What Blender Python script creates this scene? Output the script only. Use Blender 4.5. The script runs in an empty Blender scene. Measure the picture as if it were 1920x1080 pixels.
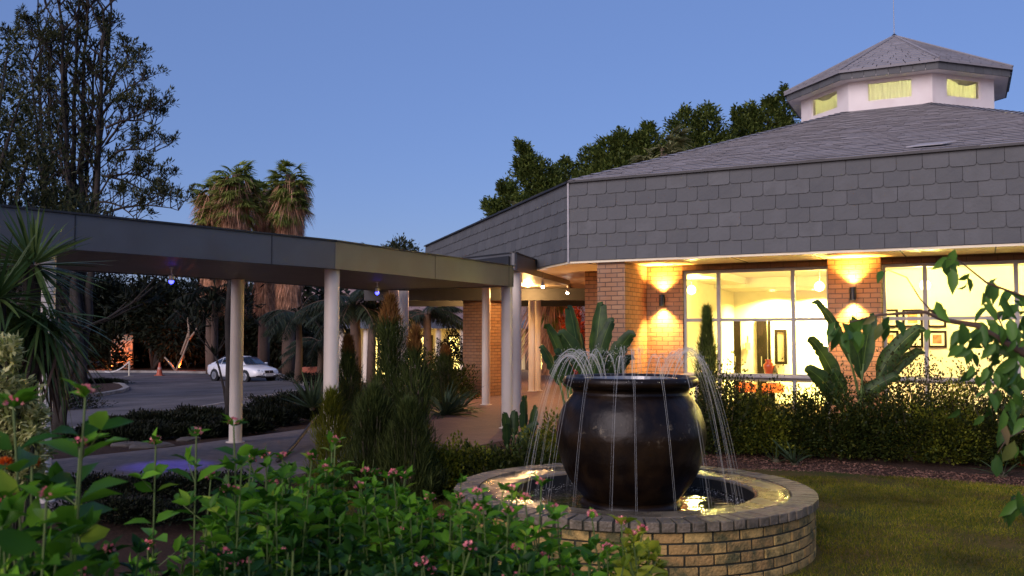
import bpy, bmesh, math, random
import numpy as np
from mathutils import Vector, Matrix
random.seed(11); rng = np.random.default_rng(11)
SC = bpy.context.scene; COL = SC.collection
PI = math.pi
# ------------------------------------------------------------------ camera, sky, sun, exposure
EYE = 1.9; FPX = 1700.0; TILT = math.atan(88/FPX)
cam = bpy.data.cameras.new('camera'); co = bpy.data.objects.new('camera', cam); COL.objects.link(co)
co.location = (0, 0, EYE); co.rotation_euler = (PI/2+TILT, 0, 0)
cam.sensor_width = 36; cam.lens = 36*FPX/1920; cam.clip_start = .05; cam.clip_end = 2000
cam.dof.use_dof = True; cam.dof.focus_distance = 11.0; cam.dof.aperture_fstop = 6.0
SC.camera = co
world = bpy.data.worlds.new("World"); SC.world = world; world.use_nodes = True
wn = world.node_tree.nodes; wl = world.node_tree.links; wn.clear()
wo = wn.new('ShaderNodeOutputWorld'); wb = wn.new('ShaderNodeBackground'); sky = wn.new('ShaderNodeTexSky')
sky.sky_type = 'NISHITA'; sky.sun_disc = False
SUN_EL = math.radians(4.0); SUN_AZ = math.radians(213)      # low evening glow behind the camera
sky.sun_elevation = SUN_EL; sky.sun_rotation = SUN_AZ
sky.air_density = 1.0; sky.dust_density = 0.35; sky.ozone_density = 3.0; sky.altitude = 1200
hs = wn.new('ShaderNodeMixRGB'); hs.blend_type = 'MULTIPLY'; hs.inputs[0].default_value = 1; hs.inputs[2].default_value = (1.42, 1.0, 1.18, 1)   # violet tinge of dusk
wl.new(sky.outputs[0], hs.inputs[1]); sk2 = wn.new('ShaderNodeMixRGB'); sk2.inputs[0].default_value = .55; sk2.inputs[2].default_value = (.78, 1.26, 2.72, 1)   # even out the horizon glow
wl.new(hs.outputs[0], sk2.inputs[1]); wl.new(sk2.outputs[0], wb.inputs[0]); wl.new(wb.outputs[0], wo.inputs[0])
wb.inputs[1].default_value = 0.112
sl = bpy.data.lights.new('sun', 'SUN'); sun = bpy.data.objects.new('sun', sl); COL.objects.link(sun)
sl.energy = 1.35; sl.angle = math.radians(50); sl.specular_factor = .15; sl.color = (1.0, 0.84, 0.83)
_sd = Vector((math.sin(SUN_AZ)*math.cos(math.radians(27)), math.cos(SUN_AZ)*math.cos(math.radians(27)), math.sin(math.radians(27))))
sun.rotation_euler = _sd.to_track_quat('Z', 'Y').to_euler()
SC.view_settings.view_transform = 'Standard'; SC.view_settings.look = 'None'
SC.view_settings.exposure = 1.0; SC.view_settings.gamma = 1.0; SC.view_settings.use_curve_mapping = False
SC.cycles.use_denoising = True
try: SC.cycles.denoiser = 'OPENIMAGEDENOISE'
except Exception: pass
SC.cycles.max_bounces = 7; SC.cycles.diffuse_bounces = 3; SC.cycles.transparent_max_bounces = 16
SC.cycles.sample_clamp_indirect = 4.0; SC.cycles.caustics_reflective = False; SC.cycles.caustics_refractive = False
LS = 1.0     # scale of all lamps
# ------------------------------------------------------------------ placing helpers
def ray(px, py):
    x = (px-960)/FPX; u = (540-py)/FPX; c, s = math.cos(TILT), math.sin(TILT)
    return Vector((x, c-u*s, s+u*c))
def at(px, py, Y):
    d = ray(px, py); return Vector((0, 0, EYE))+d*(Y/d.y)
def gp(px, py, z=0.0):
    d = ray(px, py); return Vector((0, 0, EYE))+d*((z-EYE)/d.z)
P1 = Vector((-2.31, 11.8)); P2 = Vector((.03, 16.2))
DA = Vector((.624, .781)); NA = Vector((-.781, .624)); DB = (P2-P1).normalized(); NB = Vector((-DB.y, DB.x))
P0 = P1-DA*13
def sm(a, b, t):
    t = np.clip((t-a)/(b-a), 0, 1); return t*t*(3-2*t)
def sdist(x, y):
    a = (x-P1.x)*NA.x+(y-P1.y)*NA.y; b = (x-P1.x)*NB.x+(y-P1.y)*NB.y
    return np.minimum(a, b)
def gz(x, y):
    sd = sdist(x, y)
    z = np.maximum(.2*sm(-1.4, -.3, sd), .15*sm(12.5, 15.5, y))
    wl_ = 1-sm(-3., 3., x)
    return z-.93*np.clip((sd-3.5)/26, 0, 1)*wl_
def gzf(x, y): return float(gz(x, y))
def gi(px, py):
    d = ray(px, py); lo, hi = 0.5, 400.0
    f = lambda t: EYE+d.z*t-gzf(d.x*t, d.y*t)
    t = .5
    while t < 400 and f(t) > 0: t += .25
    lo = t-.25; hi = t
    for _ in range(20):
        m = (lo+hi)/2
        if f(m) > 0: lo = m
        else: hi = m
    return Vector((d.x*lo, d.y*lo, gzf(d.x*lo, d.y*lo)))
# ------------------------------------------------------------------ object helpers
def link(o, parent=None):
    COL.objects.link(o)
    if parent is not None: o.parent = parent
    return o
def tag(o, label=None, cat=None, group=None, kind=None):
    if label: o['label'] = label
    if cat: o['category'] = cat
    if group: o['group'] = group
    if kind: o['kind'] = kind
    return o
def thing(name, label, cat, loc=(0, 0, 0), group=None, rz=0):
    o = bpy.data.objects.new(name, None); COL.objects.link(o); o.location = loc; o.rotation_euler = (0, 0, rz)
    o.empty_display_size = .2
    return tag(o, label, cat, group)
def uvbox(me):
    uv = me.uv_layers.new(name='UVMap').data
    for p in me.polygons:
        n = p.normal
        if abs(n.z) > .75:
            for li in p.loop_indices:
                c = me.vertices[me.loops[li].vertex_index].co; uv[li].uv = (c.x, c.y)
        else:
            l = math.hypot(n.x, n.y) or 1; tx, ty = -n.y/l, n.x/l
            for li in p.loop_indices:
                c = me.vertices[me.loops[li].vertex_index].co; uv[li].uv = (c.x*tx+c.y*ty, c.z)
class MB:
    """collects shapes in WORLD coordinates; build() links them as one mesh object under parent"""
    def __init__(s): s.v = []; s.f = []; s.uv = None; s.m = []; s.cm = 0
    def add(s, vs, fs):
        b = len(s.v); s.v += [tuple(v) for v in vs]; s.f += [tuple(b+i for i in f) for f in fs]; s.m += [s.cm]*len(fs)
    def box(s, c, size, R=None):
        hx, hy, hz = size[0]/2, size[1]/2, size[2]/2
        vs = [Vector((x, y, z)) for z in (-hz, hz) for (x, y) in ((-hx, -hy), (hx, -hy), (hx, hy), (-hx, hy))]
        if R is not None: vs = [R @ v for v in vs]
        c = Vector(c); s.add([v+c for v in vs], [(3, 2, 1, 0), (4, 5, 6, 7), (0, 1, 5, 4), (1, 2, 6, 5), (2, 3, 7, 6), (3, 0, 4, 7)])
    def slab(s, poly, z0, z1):
        n = len(poly); A = sum(poly[i][0]*poly[(i+1) % n][1]-poly[(i+1) % n][0]*poly[i][1] for i in range(n))
        if A < 0: poly = poly[::-1]
        vs = [(p[0], p[1], z0) for p in poly]+[(p[0], p[1], z1) for p in poly]
        s.add(vs, [tuple(range(n-1, -1, -1)), tuple(range(n, 2*n))]+[(i, (i+1) % n, n+(i+1) % n, n+i) for i in range(n)])
    def tube(s, pts, rad, n=8, cap=True):
        pts = [Vector(p) for p in pts]
        if not hasattr(rad, '__len__'): rad = [rad]*len(pts)
        rings = []; ref = None
        for i, p in enumerate(pts):
            t = (pts[min(i+1, len(pts)-1)]-pts[max(i-1, 0)])
            t = t.normalized() if t.length > 1e-9 else Vector((0, 0, 1))
            if ref is None: ref = Vector((1, 0, 0)) if abs(t.x) < .8 else Vector((0, 1, 0))
            u = t.cross(ref).normalized(); ref = u.cross(t).normalized() if u.length else ref
            w = u.cross(t)
            rings.append([p+(u*math.cos(2*PI*k/n)+w*math.sin(2*PI*k/n))*rad[i] for k in range(n)])
        vs = [v for r in rings for v in r]
        fs = [(i*n+k, (i+1)*n+k, (i+1)*n+(k+1) % n, i*n+(k+1) % n) for i in range(len(pts)-1) for k in range(n)]
        if cap: fs += [tuple(range(n)), tuple(range(len(vs)-1, len(vs)-n-1, -1))]
        s.add(vs, fs)
    def lathe(s, prof, c=(0, 0, 0), n=32, close=False, cap=False):
        c = Vector(c); vs = []
        for r, z in prof:
            for k in range(n): vs.append(c+Vector((r*math.cos(2*PI*k/n), r*math.sin(2*PI*k/n), z)))
        m = len(prof)
        fs = [(i*n+k, i*n+(k+1) % n, ((i+1) % m)*n+(k+1) % n, ((i+1) % m)*n+k) for i in range(m if close else m-1) for k in range(n)]
        if cap and not close:
            if prof[0][0] > 1e-6: fs.append(tuple(range(n-1, -1, -1)))
            if prof[-1][0] > 1e-6: fs.append(tuple(range((m-1)*n, m*n)))
        s.add(vs, fs)
    def quad(s, a, b, c, d): s.add([a, b, c, d], [(0, 1, 2, 3)])
    def build(s, name, mat, parent=None, smooth=False, bevel=0, uv=True, normals=True):
        me = bpy.data.meshes.new(name)
        vs = s.v
        if parent is not None:
            M = MATS.get(parent.name) or parent_matrix(parent)
            Mi = M.inverted(); vs = [tuple(Mi @ Vector(v)) for v in vs]
        me.from_pydata(vs, [], s.f)
        mats = mat if isinstance(mat, (list, tuple)) else [mat]
        for m in mats: me.materials.append(m)
        if len(mats) > 1:
            for p, k in zip(me.polygons, s.m): p.material_index = k
        if uv:
            # UVs in world metres
            wv = s.v; uvl = me.uv_layers.new(name='UVMap').data
            for p in me.polygons:
                idx = [me.loops[l].vertex_index for l in p.loop_indices]
                a, b, c = Vector(wv[idx[0]]), Vector(wv[idx[1]]), Vector(wv[idx[2]])
                n = (b-a).cross(c-a)
                if n.length < 1e-12: continue
                n.normalize()
                if abs(n.z) > .75:
                    for li, vi in zip(p.loop_indices, idx): uvl[li].uv = (wv[vi][0], wv[vi][1])
                else:
                    l = math.hypot(n.x, n.y); tx, ty = -n.y/l, n.x/l
                    for li, vi in zip(p.loop_indices, idx): uvl[li].uv = (wv[vi][0]*tx+wv[vi][1]*ty, wv[vi][2])
        if smooth: me.polygons.foreach_set('use_smooth', [True]*len(me.polygons))
        me.update()
        o = bpy.data.objects.new(name, me); link(o, parent)
        if bevel:
            b = o.modifiers.new('bevel', 'BEVEL'); b.width = bevel; b.segments = 2; b.limit_method = 'ANGLE'
        return o
MATS = {}
def parent_matrix(p):
    M = Matrix.LocRotScale(p.location, p.rotation_euler, p.scale)
    return parent_matrix(p.parent) @ M if p.parent else M
def np_mesh(name, V, F, mat, parent=None, smooth=False):
    """V (n,3) world, F (m,k) ints"""
    if parent is not None:
        M = np.array(parent_matrix(parent).inverted()); V = V @ M[:3, :3].T+M[:3, 3]
    me = bpy.data.meshes.new(name); n, (m, k) = len(V), F.shape
    me.vertices.add(n); me.vertices.foreach_set('co', np.ascontiguousarray(V, dtype=np.float32).ravel())
    me.loops.add(m*k); me.loops.foreach_set('vertex_index', np.ascontiguousarray(F, dtype=np.int32).ravel())
    me.polygons.add(m); me.polygons.foreach_set('loop_start', np.arange(0, m*k, k, dtype=np.int32))
    try: me.polygons.foreach_set('loop_total', np.full(m, k, dtype=np.int32))
    except Exception: pass
    if smooth: me.polygons.foreach_set('use_smooth', np.ones(m, dtype=bool))
    me.materials.append(mat); me.update(calc_edges=True); me.validate()
    return link(bpy.data.objects.new(name, me), parent)
def unit(a): return a/np.maximum(np.linalg.norm(a, axis=-1, keepdims=True), 1e-9)
T_LEAF = (np.array([(0, 0, 0), (.42, .28, .1), (0, .35, 0), (-.42, .28, .1), (.4, .62, .06), (0, .68, -.04), (-.4, .62, .06), (0, 1, -.16)]),
          np.array([(0, 1, 2, 2), (0, 2, 3, 3), (1, 4, 5, 2), (2, 5, 6, 3), (4, 7, 5, 5), (5, 7, 6, 6)]))
T_TRI = (np.array([(0, 0, 0), (.5, .45, .06), (0, 1, 0), (-.5, .45, .06)]), np.array([(0, 1, 2), (0, 2, 3)]))
T_LEAF3 = (T_LEAF[0], np.array([(0, 1, 2), (0, 2, 3), (1, 4, 5), (1, 5, 2), (2, 5, 6), (2, 6, 3), (4, 7, 5), (5, 7, 6)]))
def leaf_arrays(P, D, L, W, T=T_TRI, up=(0, 0, 1), twist=.5):
    P = np.asarray(P, float); D = unit(np.asarray(D, float)); N = len(P)
    L = np.broadcast_to(L, N).astype(float); W = np.broadcast_to(W, N).astype(float)
    ref = np.asarray(up, float)+rng.normal(0, twist, (N, 3))
    U = unit(np.cross(D, ref)); Wn = np.cross(U, D)
    tv, tf = T
    V = P[:, None]+U[:, None]*(tv[None, :, 0:1]*W[:, None, None])+D[:, None]*(tv[None, :, 1:2]*L[:, None, None])+Wn[:, None]*(tv[None, :, 2:3]*L[:, None, None])
    F = tf[None]+(np.arange(N)*len(tv))[:, None, None]
    return V.reshape(-1, 3), F.reshape(-1, tf.shape[1])
def strap_arrays(P, D, L, W, droop=.3, segs=4, taper=1.0, side=None):
    P = np.asarray(P, float); D = unit(np.asarray(D, float)); N = len(P)
    L = np.broadcast_to(L, N).astype(float); W = np.broadcast_to(W, N).astype(float); droop = np.broadcast_to(droop, N).astype(float)
    s = np.linspace(0, 1, segs+1)
    C = P[:, None]+D[:, None]*(s[None, :, None]*L[:, None, None]); C[:, :, 2] -= (droop*L)[:, None]*s[None]**2
    if side is None:
        side = unit(np.cross(D, np.array([0, 0, 1.])+rng.normal(0, .25, (N, 3))))
    w = np.minimum(1, (.45+s*3))*(1-s**1.6)**taper; w[-1] = .02
    hw = W[:, None]*w[None]/2
    A = C+side[:, None]*hw[:, :, None]; B = C-side[:, None]*hw[:, :, None]
    V = np.stack([A, B], 2).reshape(-1, 3)
    f = np.array([(2*i, 2*i+1, 2*i+3, 2*i+2) for i in range(segs)])
    F = f[None]+(np.arange(N)*2*(segs+1))[:, None, None]
    return V, F.reshape(-1, 4)
def merge(parts):
    Vs, Fs, b = [], [], 0
    for V, F in parts: Vs.append(V); Fs.append(F+b); b += len(V)
    return np.concatenate(Vs), np.concatenate(Fs)
def rdir(n, zmin=-1, zmax=1):
    z = rng.uniform(zmin, zmax, n); a = rng.uniform(0, 2*PI, n); r = np.sqrt(np.maximum(0, 1-z*z))
    return np.stack([r*np.cos(a), r*np.sin(a), z], 1)
# ------------------------------------------------------------------ materials
def base_mat(name):
    m = bpy.data.materials.new(name); m.use_nodes = True
    nt = m.node_tree; return m, nt.nodes, nt.links, nt.nodes['Principled BSDF']
def mat(name, col, rough=.6, metal=0, var=.12, scale=6, bump=0, bscale=40, spec=.5, dirt=None, coat=0, dscale=1.5):
    m, n, l, b = base_mat(name)
    b.inputs['Roughness'].default_value = rough; b.inputs['Metallic'].default_value = metal
    b.inputs['Specular IOR Level'].default_value = spec; b.inputs['Coat Weight'].default_value = coat
    tc = n.new('ShaderNodeTexCoord'); nz = n.new('ShaderNodeTexNoise'); nz.inputs['Scale'].default_value = scale; nz.inputs['Detail'].default_value = 6
    l.new(tc.outputs['Object'], nz.inputs['Vector'])
    r = n.new('ShaderNodeValToRGB'); c = Vector(col[:3])
    r.color_ramp.elements[0].position = .3; r.color_ramp.elements[1].position = .7
    r.color_ramp.elements[0].color = (*(c*(1-var)), 1); r.color_ramp.elements[1].color = (*[min(1, v) for v in c*(1+var)], 1)
    l.new(nz.outputs['Fac'], r.inputs[0]); out = r.outputs[0]
    if dirt:
        n2 = n.new('ShaderNodeTexNoise'); n2.inputs['Scale'].default_value = dscale; n2.inputs['Detail'].default_value = 8; l.new(tc.outputs['Object'], n2.inputs['Vector'])
        r2 = n.new('ShaderNodeValToRGB'); r2.color_ramp.elements[0].position = .45; r2.color_ramp.elements[1].position = .7
        l.new(n2.outputs['Fac'], r2.inputs[0]); mx = n.new('ShaderNodeMix'); mx.data_type = 'RGBA'
        l.new(r2.outputs[0], mx.inputs[0]); l.new(out, mx.inputs[6]); mx.inputs[7].default_value = (*dirt, 1); out = mx.outputs[2]
    l.new(out, b.inputs['Base Color'])
    if bump:
        nb = n.new('ShaderNodeTexNoise'); nb.inputs['Scale'].default_value = bscale; nb.inputs['Detail'].default_value = 8; l.new(tc.outputs['Object'], nb.inputs['Vector'])
        bp = n.new('ShaderNodeBump'); bp.inputs['Strength'].default_value = bump; bp.inputs['Distance'].default_value = .02
        l.new(nb.outputs['Fac'], bp.inputs['Height']); l.new(bp.outputs[0], b.inputs['Normal'])
    return m
def leafmat(name, c1, c2, rough=.5, trans=.3, spec=.18, c3=None, pscale=1.7, plo=.5, phi=1.45):
    m, n, l, b = base_mat(name)
    g = n.new('ShaderNodeNewGeometry'); r = n.new('ShaderNodeValToRGB')
    r.color_ramp.elements[0].color = (*c1, 1); r.color_ramp.elements[1].color = (*c2, 1)
    if c3:
        e = r.color_ramp.elements.new(.93); e.color = (*c2, 1); r.color_ramp.elements[-1].color = (*c3, 1)
    l.new(g.outputs['Random Per Island'], r.inputs[0])
    tc = n.new('ShaderNodeTexCoord'); nz = n.new('ShaderNodeTexNoise'); nz.inputs['Scale'].default_value = pscale; nz.inputs['Detail'].default_value = 4; l.new(tc.outputs['Object'], nz.inputs['Vector'])
    mr = n.new('ShaderNodeMapRange'); mr.inputs[1].default_value = .3; mr.inputs[2].default_value = .7; mr.inputs[3].default_value = plo; mr.inputs[4].default_value = phi; l.new(nz.outputs['Fac'], mr.inputs[0])
    hv = n.new('ShaderNodeHueSaturation'); l.new(r.outputs[0], hv.inputs['Color']); l.new(mr.outputs[0], hv.inputs['Value'])
    l.new(hv.outputs[0], b.inputs['Base Color'])
    b.inputs['Roughness'].default_value = rough; b.inputs['Specular IOR Level'].default_value = spec
    if trans:
        t = n.new('ShaderNodeBsdfTranslucent'); l.new(hv.outputs[0], t.inputs[0]); mx = n.new('ShaderNodeMixShader'); mx.inputs[0].default_value = trans
        l.new(b.outputs[0], mx.inputs[1]); l.new(t.outputs[0], mx.inputs[2]); l.new(mx.outputs[0], n['Material Output'].inputs[0])
    return m
def brickmat(name, cols, mortar, bw=.232, rh=.085, ms=.012, rough=.85, bump=.8, moss=None, rot=0, off=.5, tint=.35):
    m, n, l, b = base_mat(name)
    uv = n.new('ShaderNodeUVMap'); mp = n.new('ShaderNodeMapping'); mp.inputs['Rotation'].default_value = (0, 0, rot)
    nd = n.new('ShaderNodeTexNoise'); nd.inputs['Scale'].default_value = 9; l.new(uv.outputs[0], nd.inputs['Vector'])
    ad = n.new('ShaderNodeMixRGB'); ad.blend_type = 'ADD'; ad.inputs[0].default_value = .012
    l.new(uv.outputs[0], ad.inputs[1]); l.new(nd.outputs['Color'], ad.inputs[2]); l.new(ad.outputs[0], mp.inputs[0])
    t = n.new('ShaderNodeTexBrick'); t.offset = off; l.new(mp.outputs[0], t.inputs['Vector'])
    t.inputs['Scale'].default_value = 1; t.inputs['Brick Width'].default_value = bw; t.inputs['Row Height'].default_value = rh
    t.inputs['Mortar Size'].default_value = ms/2; t.inputs['Mortar Smooth'].default_value = .15; t.inputs['Bias'].default_value = 0
    t.inputs['Color1'].default_value = (*cols[0], 1); t.inputs['Color2'].default_value = (*cols[1], 1); t.inputs['Mortar'].default_value = (*mortar, 1)
    n1 = n.new('ShaderNodeTexNoise'); n1.inputs['Scale'].default_value = 3; n1.inputs['Detail'].default_value = 8; l.new(uv.outputs[0], n1.inputs['Vector'])
    r1 = n.new('ShaderNodeValToRGB'); r1.color_ramp.elements[0].position = .35; r1.color_ramp.elements[1].position = .75
    l.new(n1.outputs['Fac'], r1.inputs[0])
    mx = n.new('ShaderNodeMixRGB'); mx.blend_type = 'MIX'; mf = n.new('ShaderNodeMath'); mf.operation = 'MULTIPLY'; mf.inputs[1].default_value = tint
    l.new(r1.outputs[0], mf.inputs[0]); l.new(mf.outputs[0], mx.inputs[0]); l.new(t.outputs['Color'], mx.inputs[1]); mx.inputs[2].default_value = (*cols[2], 1)
    l.new(mx.outputs[0], b.inputs['Base Color']); b.inputs['Roughness'].default_value = rough
    n2 = n.new('ShaderNodeTexNoise'); n2.inputs['Scale'].default_value = 35; n2.inputs['Detail'].default_value = 6; l.new(uv.outputs[0], n2.inputs['Vector'])
    ma = n.new('ShaderNodeMath'); ma.operation = 'MULTIPLY_ADD'; ma.inputs[1].default_value = .45
    inv = n.new('ShaderNodeMath'); inv.operation = 'SUBTRACT'; inv.inputs[0].default_value = 1; l.new(t.outputs['Fac'], inv.inputs[1])
    l.new(n2.outputs['Fac'], ma.inputs[0]); l.new(inv.outputs[0], ma.inputs[2])
    bp = n.new('ShaderNodeBump'); bp.inputs['Strength'].default_value = bump; bp.inputs['Distance'].default_value = .015
    l.new(ma.outputs[0], bp.inputs['Height']); l.new(bp.outputs[0], b.inputs['Normal'])
    return m
def islandmat(name, ca, cb, rough=.7, bump=.3, bscale=25, mix=None, mscale=5, spec=.4):
    """separate slates / bricks: each piece a shade of its own"""
    m, n, l, b = base_mat(name)
    g = n.new('ShaderNodeNewGeometry'); r = n.new('ShaderNodeValToRGB'); r.color_ramp.elements[0].color = (*ca, 1); r.color_ramp.elements[1].color = (*cb, 1)
    l.new(g.outputs['Random Per Island'], r.inputs[0]); out = r.outputs[0]
    tc = n.new('ShaderNodeTexCoord')
    nz = n.new('ShaderNodeTexNoise'); nz.inputs['Scale'].default_value = mscale; nz.inputs['Detail'].default_value = 8; nz.inputs['Roughness'].default_value = .65; l.new(tc.outputs['Object'], nz.inputs['Vector'])
    r2 = n.new('ShaderNodeValToRGB'); r2.color_ramp.elements[0].position = .42; r2.color_ramp.elements[1].position = .62; l.new(nz.outputs['Fac'], r2.inputs[0])
    if mix:
        mx = n.new('ShaderNodeMixRGB'); l.new(r2.outputs[0], mx.inputs[0]); l.new(out, mx.inputs[1]); mx.inputs[2].default_value = (*mix, 1); out = mx.outputs[0]
    l.new(out, b.inputs['Base Color']); b.inputs['Roughness'].default_value = rough; b.inputs['Specular IOR Level'].default_value = spec
    nb = n.new('ShaderNodeTexNoise'); nb.inputs['Scale'].default_value = bscale; nb.inputs['Detail'].default_value = 8; l.new(tc.outputs['Object'], nb.inputs['Vector'])
    bp = n.new('ShaderNodeBump'); bp.inputs['Strength'].default_value = bump; bp.inputs['Distance'].default_value = .02
    l.new(nb.outputs['Fac'], bp.inputs['Height']); l.new(bp.outputs[0], b.inputs['Normal'])
    return m
def emit(name, col, s):
    m, n, l, b = base_mat(name); b.inputs['Base Color'].default_value = (*col, 1); b.inputs['Emission Color'].default_value = (*col, 1); b.inputs['Emission Strength'].default_value = s
    return m
def groundmat(name, c1, c2, c3, scale=1.2, bump=.6, fine=60, rough=.95, p=(.4, .6), fleck=None):
    m, n, l, b = base_mat(name); tc = n.new('ShaderNodeTexCoord')
    nz = n.new('ShaderNodeTexNoise'); nz.inputs['Scale'].default_value = scale; nz.inputs['Detail'].default_value = 10; nz.inputs['Roughness'].default_value = .65; l.new(tc.outputs['Object'], nz.inputs['Vector'])
    r = n.new('ShaderNodeValToRGB'); r.color_ramp.elements[0].position = p[0]; r.color_ramp.elements[1].position = p[1]
    r.color_ramp.elements[0].color = (*c1, 1); r.color_ramp.elements[1].color = (*c2, 1); l.new(nz.outputs['Fac'], r.inputs[0])
    n2 = n.new('ShaderNodeTexNoise'); n2.inputs['Scale'].default_value = fine; n2.inputs['Detail'].default_value = 6; n2.inputs['Roughness'].default_value = .8; l.new(tc.outputs['Object'], n2.inputs['Vector'])
    r2 = n.new('ShaderNodeValToRGB'); r2.color_ramp.elements[0].position = .45; r2.color_ramp.elements[1].position = .65; l.new(n2.outputs['Fac'], r2.inputs[0])
    mx = n.new('ShaderNodeMixRGB'); l.new(r2.outputs[0], mx.inputs[0]); l.new(r.outputs[0], mx.inputs[1]); mx.inputs[2].default_value = (*c3, 1)
    l.new(mx.outputs[0], b.inputs['Base Color']); b.inputs['Roughness'].default_value = rough; b.inputs['Specular IOR Level'].default_value = .2
    bp = n.new('ShaderNodeBump'); bp.inputs['Strength'].default_value = bump; bp.inputs['Distance'].default_value = .03
    l.new(n2.outputs['Fac'], bp.inputs['Height']); l.new(bp.outputs[0], b.inputs['Normal'])
    return m
M = {}
M['soil'] = groundmat('soil mulch', (.052, .028, .019), (.034, .02, .014), (.085, .048, .032), 1.5, .9, 30)
M['lawn'] = groundmat('mown lawn', (.05, .065, .008), (.15, .09, .03), (.035, .045, .006), .9, .8, 45, p=(.4, .62))
M['asphalt'] = groundmat('asphalt', (.075, .069, .073), (.145, .134, .139), (.085, .08, .085), .5, .3, 90)
M['kerb'] = mat('kerb concrete', (.28, .26, .24), .85, var=.2, bump=.3, dirt=(.15, .13, .11))
M['paver'] = brickmat('walkway pavers', [(.17, .14, .138), (.23, .185, .17), (.13, .11, .11)], (.07, .06, .056), .2, .1, .008, .8, .5, rot=.55)
M['paver_red'] = brickmat('red pavers', [(.17, .09, .072), (.22, .12, .095), (.14, .085, .075)], (.08, .058, .052), .2, .1, .008, .75, .5, rot=.4)
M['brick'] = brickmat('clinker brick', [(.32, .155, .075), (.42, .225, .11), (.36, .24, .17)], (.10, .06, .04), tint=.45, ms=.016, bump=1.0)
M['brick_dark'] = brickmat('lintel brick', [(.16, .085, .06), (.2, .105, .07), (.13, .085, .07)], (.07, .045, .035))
M['slate'] = islandmat('slate tiles', (.086, .090, .094), (.125, .128, .130), .74, .3, 18, (.100, .103, .104), 3)
M['roofslate'] = islandmat('roof slates', (.19, .182, .19), (.285, .272, .282), .78, .15, 20, (.245, .234, .243), 2)
M['slate_back'] = mat('slate backing', (.05, .05, .055), .9)
M['beam'] = mat('painted steel beam', (.095, .10, .108), .42, var=.1, scale=2, dirt=(.085, .082, .082))
M['soffit'] = mat('metal soffit', (.20, .16, .12), .5, metal=0, spec=.35, var=.08, scale=3)
M['dark'] = mat('dark trim', (.02, .02, .022), .5)
M['eave'] = mat('cream soffit board', (.85, .74, .52), .45, var=.06)  # lightened toward yellow: window glow under the eaves put into the colour
M['cream'] = mat('cream painted column', (.90, .78, .64), .4, var=.04, scale=3, dirt=(.76, .64, .51))
M['white'] = mat('white plaster', (.78, .72, .68), .75, var=.04, scale=2, dirt=(.68, .6, .56))
M['inwall'] = mat('interior plaster', (.82, .76, .6), .7, var=.03)
M['alu'] = mat('grey window frame', (.32, .31, .31), .4, var=.08)
M['black'] = mat('black metal', (.012, .012, .013), .35)
M['wood_dark'] = mat('dark timber and doorway shade', (.006, .003, .0015), .6, var=.3, scale=3, spec=.1)  # blackened so door panels carry the darkness of recessed openings
M['steel'] = mat('brushed steel', (.5, .5, .52), .3, metal=.9)
def glassmat(name, tint=(1, 1, 1), refl=.08):
    m, n, l, b = base_mat(name); n.remove(b)
    t = n.new('ShaderNodeBsdfTransparent'); t.inputs[0].default_value = (*tint, 1); g = n.new('ShaderNodeBsdfGlossy'); g.inputs['Roughness'].default_value = .03
    fr = n.new('ShaderNodeFresnel'); fr.inputs[0].default_value = 1.35
    mx = n.new('ShaderNodeMixShader'); l.new(fr.outputs[0], mx.inputs[0]); l.new(t.outputs[0], mx.inputs[1]); l.new(g.outputs[0], mx.inputs[2]); l.new(mx.outputs[0], n['Material Output'].inputs[0])
    return m
M['glass'] = glassmat('window glass')
M['bark'] = mat('dark bark', (.026, .02, .016), .9, var=.4, scale=8, bump=.6)
M['twig'] = mat('green brown twigs', (.06, .05, .025), .8, var=.3)
M['stem'] = mat('green stems', (.09, .14, .03), .6, var=.3)
M['f_tree'] = leafmat('evergreen tree leaves', (.018, .028, .010), (.085, .092, .036), .5, .3, c3=(.17, .17, .08))
M['f_ficus'] = leafmat('dense green leaves', (.03, .055, .012), (.17, .21, .045), .5, .3)
M['f_dark'] = leafmat('shade dark leaves', (.004, .007, .003), (.017, .022, .009), .6, .1, spec=.2)  # leaf green darkened: the shade these plants stand in is put into the colour
M['f_frond'] = leafmat('dark feather fronds', (.012, .02, .01), (.04, .052, .024), .5, .15, spec=.25)
M['f_palm'] = leafmat('fan palm green', (.13, .20, .03), (.48, .50, .13), .45, .4)
M['f_skirt'] = leafmat('dry palm skirt', (.40, .19, .10), (.78, .44, .27), .85, .15)
M['f_hedge'] = leafmat('hedge leaves', (.012, .024, .005), (.055, .07, .012), .5, .25, c3=(.16, .15, .02))
M['f_gold'] = leafmat('golden green leaves', (.07, .10, .01), (.24, .24, .025), .5, .35)
M['f_airy'] = leafmat('small shrub leaves', (.02, .028, .01), (.06, .06, .02), .5, .3)
M['f_needle'] = leafmat('grey green needles', (.02, .036, .009), (.095, .12, .03), .55, .25)
M['f_rust'] = leafmat('rust tipped needles', (.16, .06, .02), (.28, .15, .04), .6, .3)
M['f_yucca'] = leafmat('yucca blades', (.035, .075, .02), (.10, .15, .045), .38, .25)
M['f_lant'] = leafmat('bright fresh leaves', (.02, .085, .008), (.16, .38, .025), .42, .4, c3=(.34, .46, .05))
M['f_lant_shade'] = leafmat('shade dark fresh leaves', (.008, .035, .006), (.035, .11, .015), .45, .3)  # darker copy of the fresh leaves: shade low in the bushes as colour
M['f_varieg'] = leafmat('variegated leaves', (.20, .24, .06), (.62, .60, .28), .5, .35)
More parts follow.
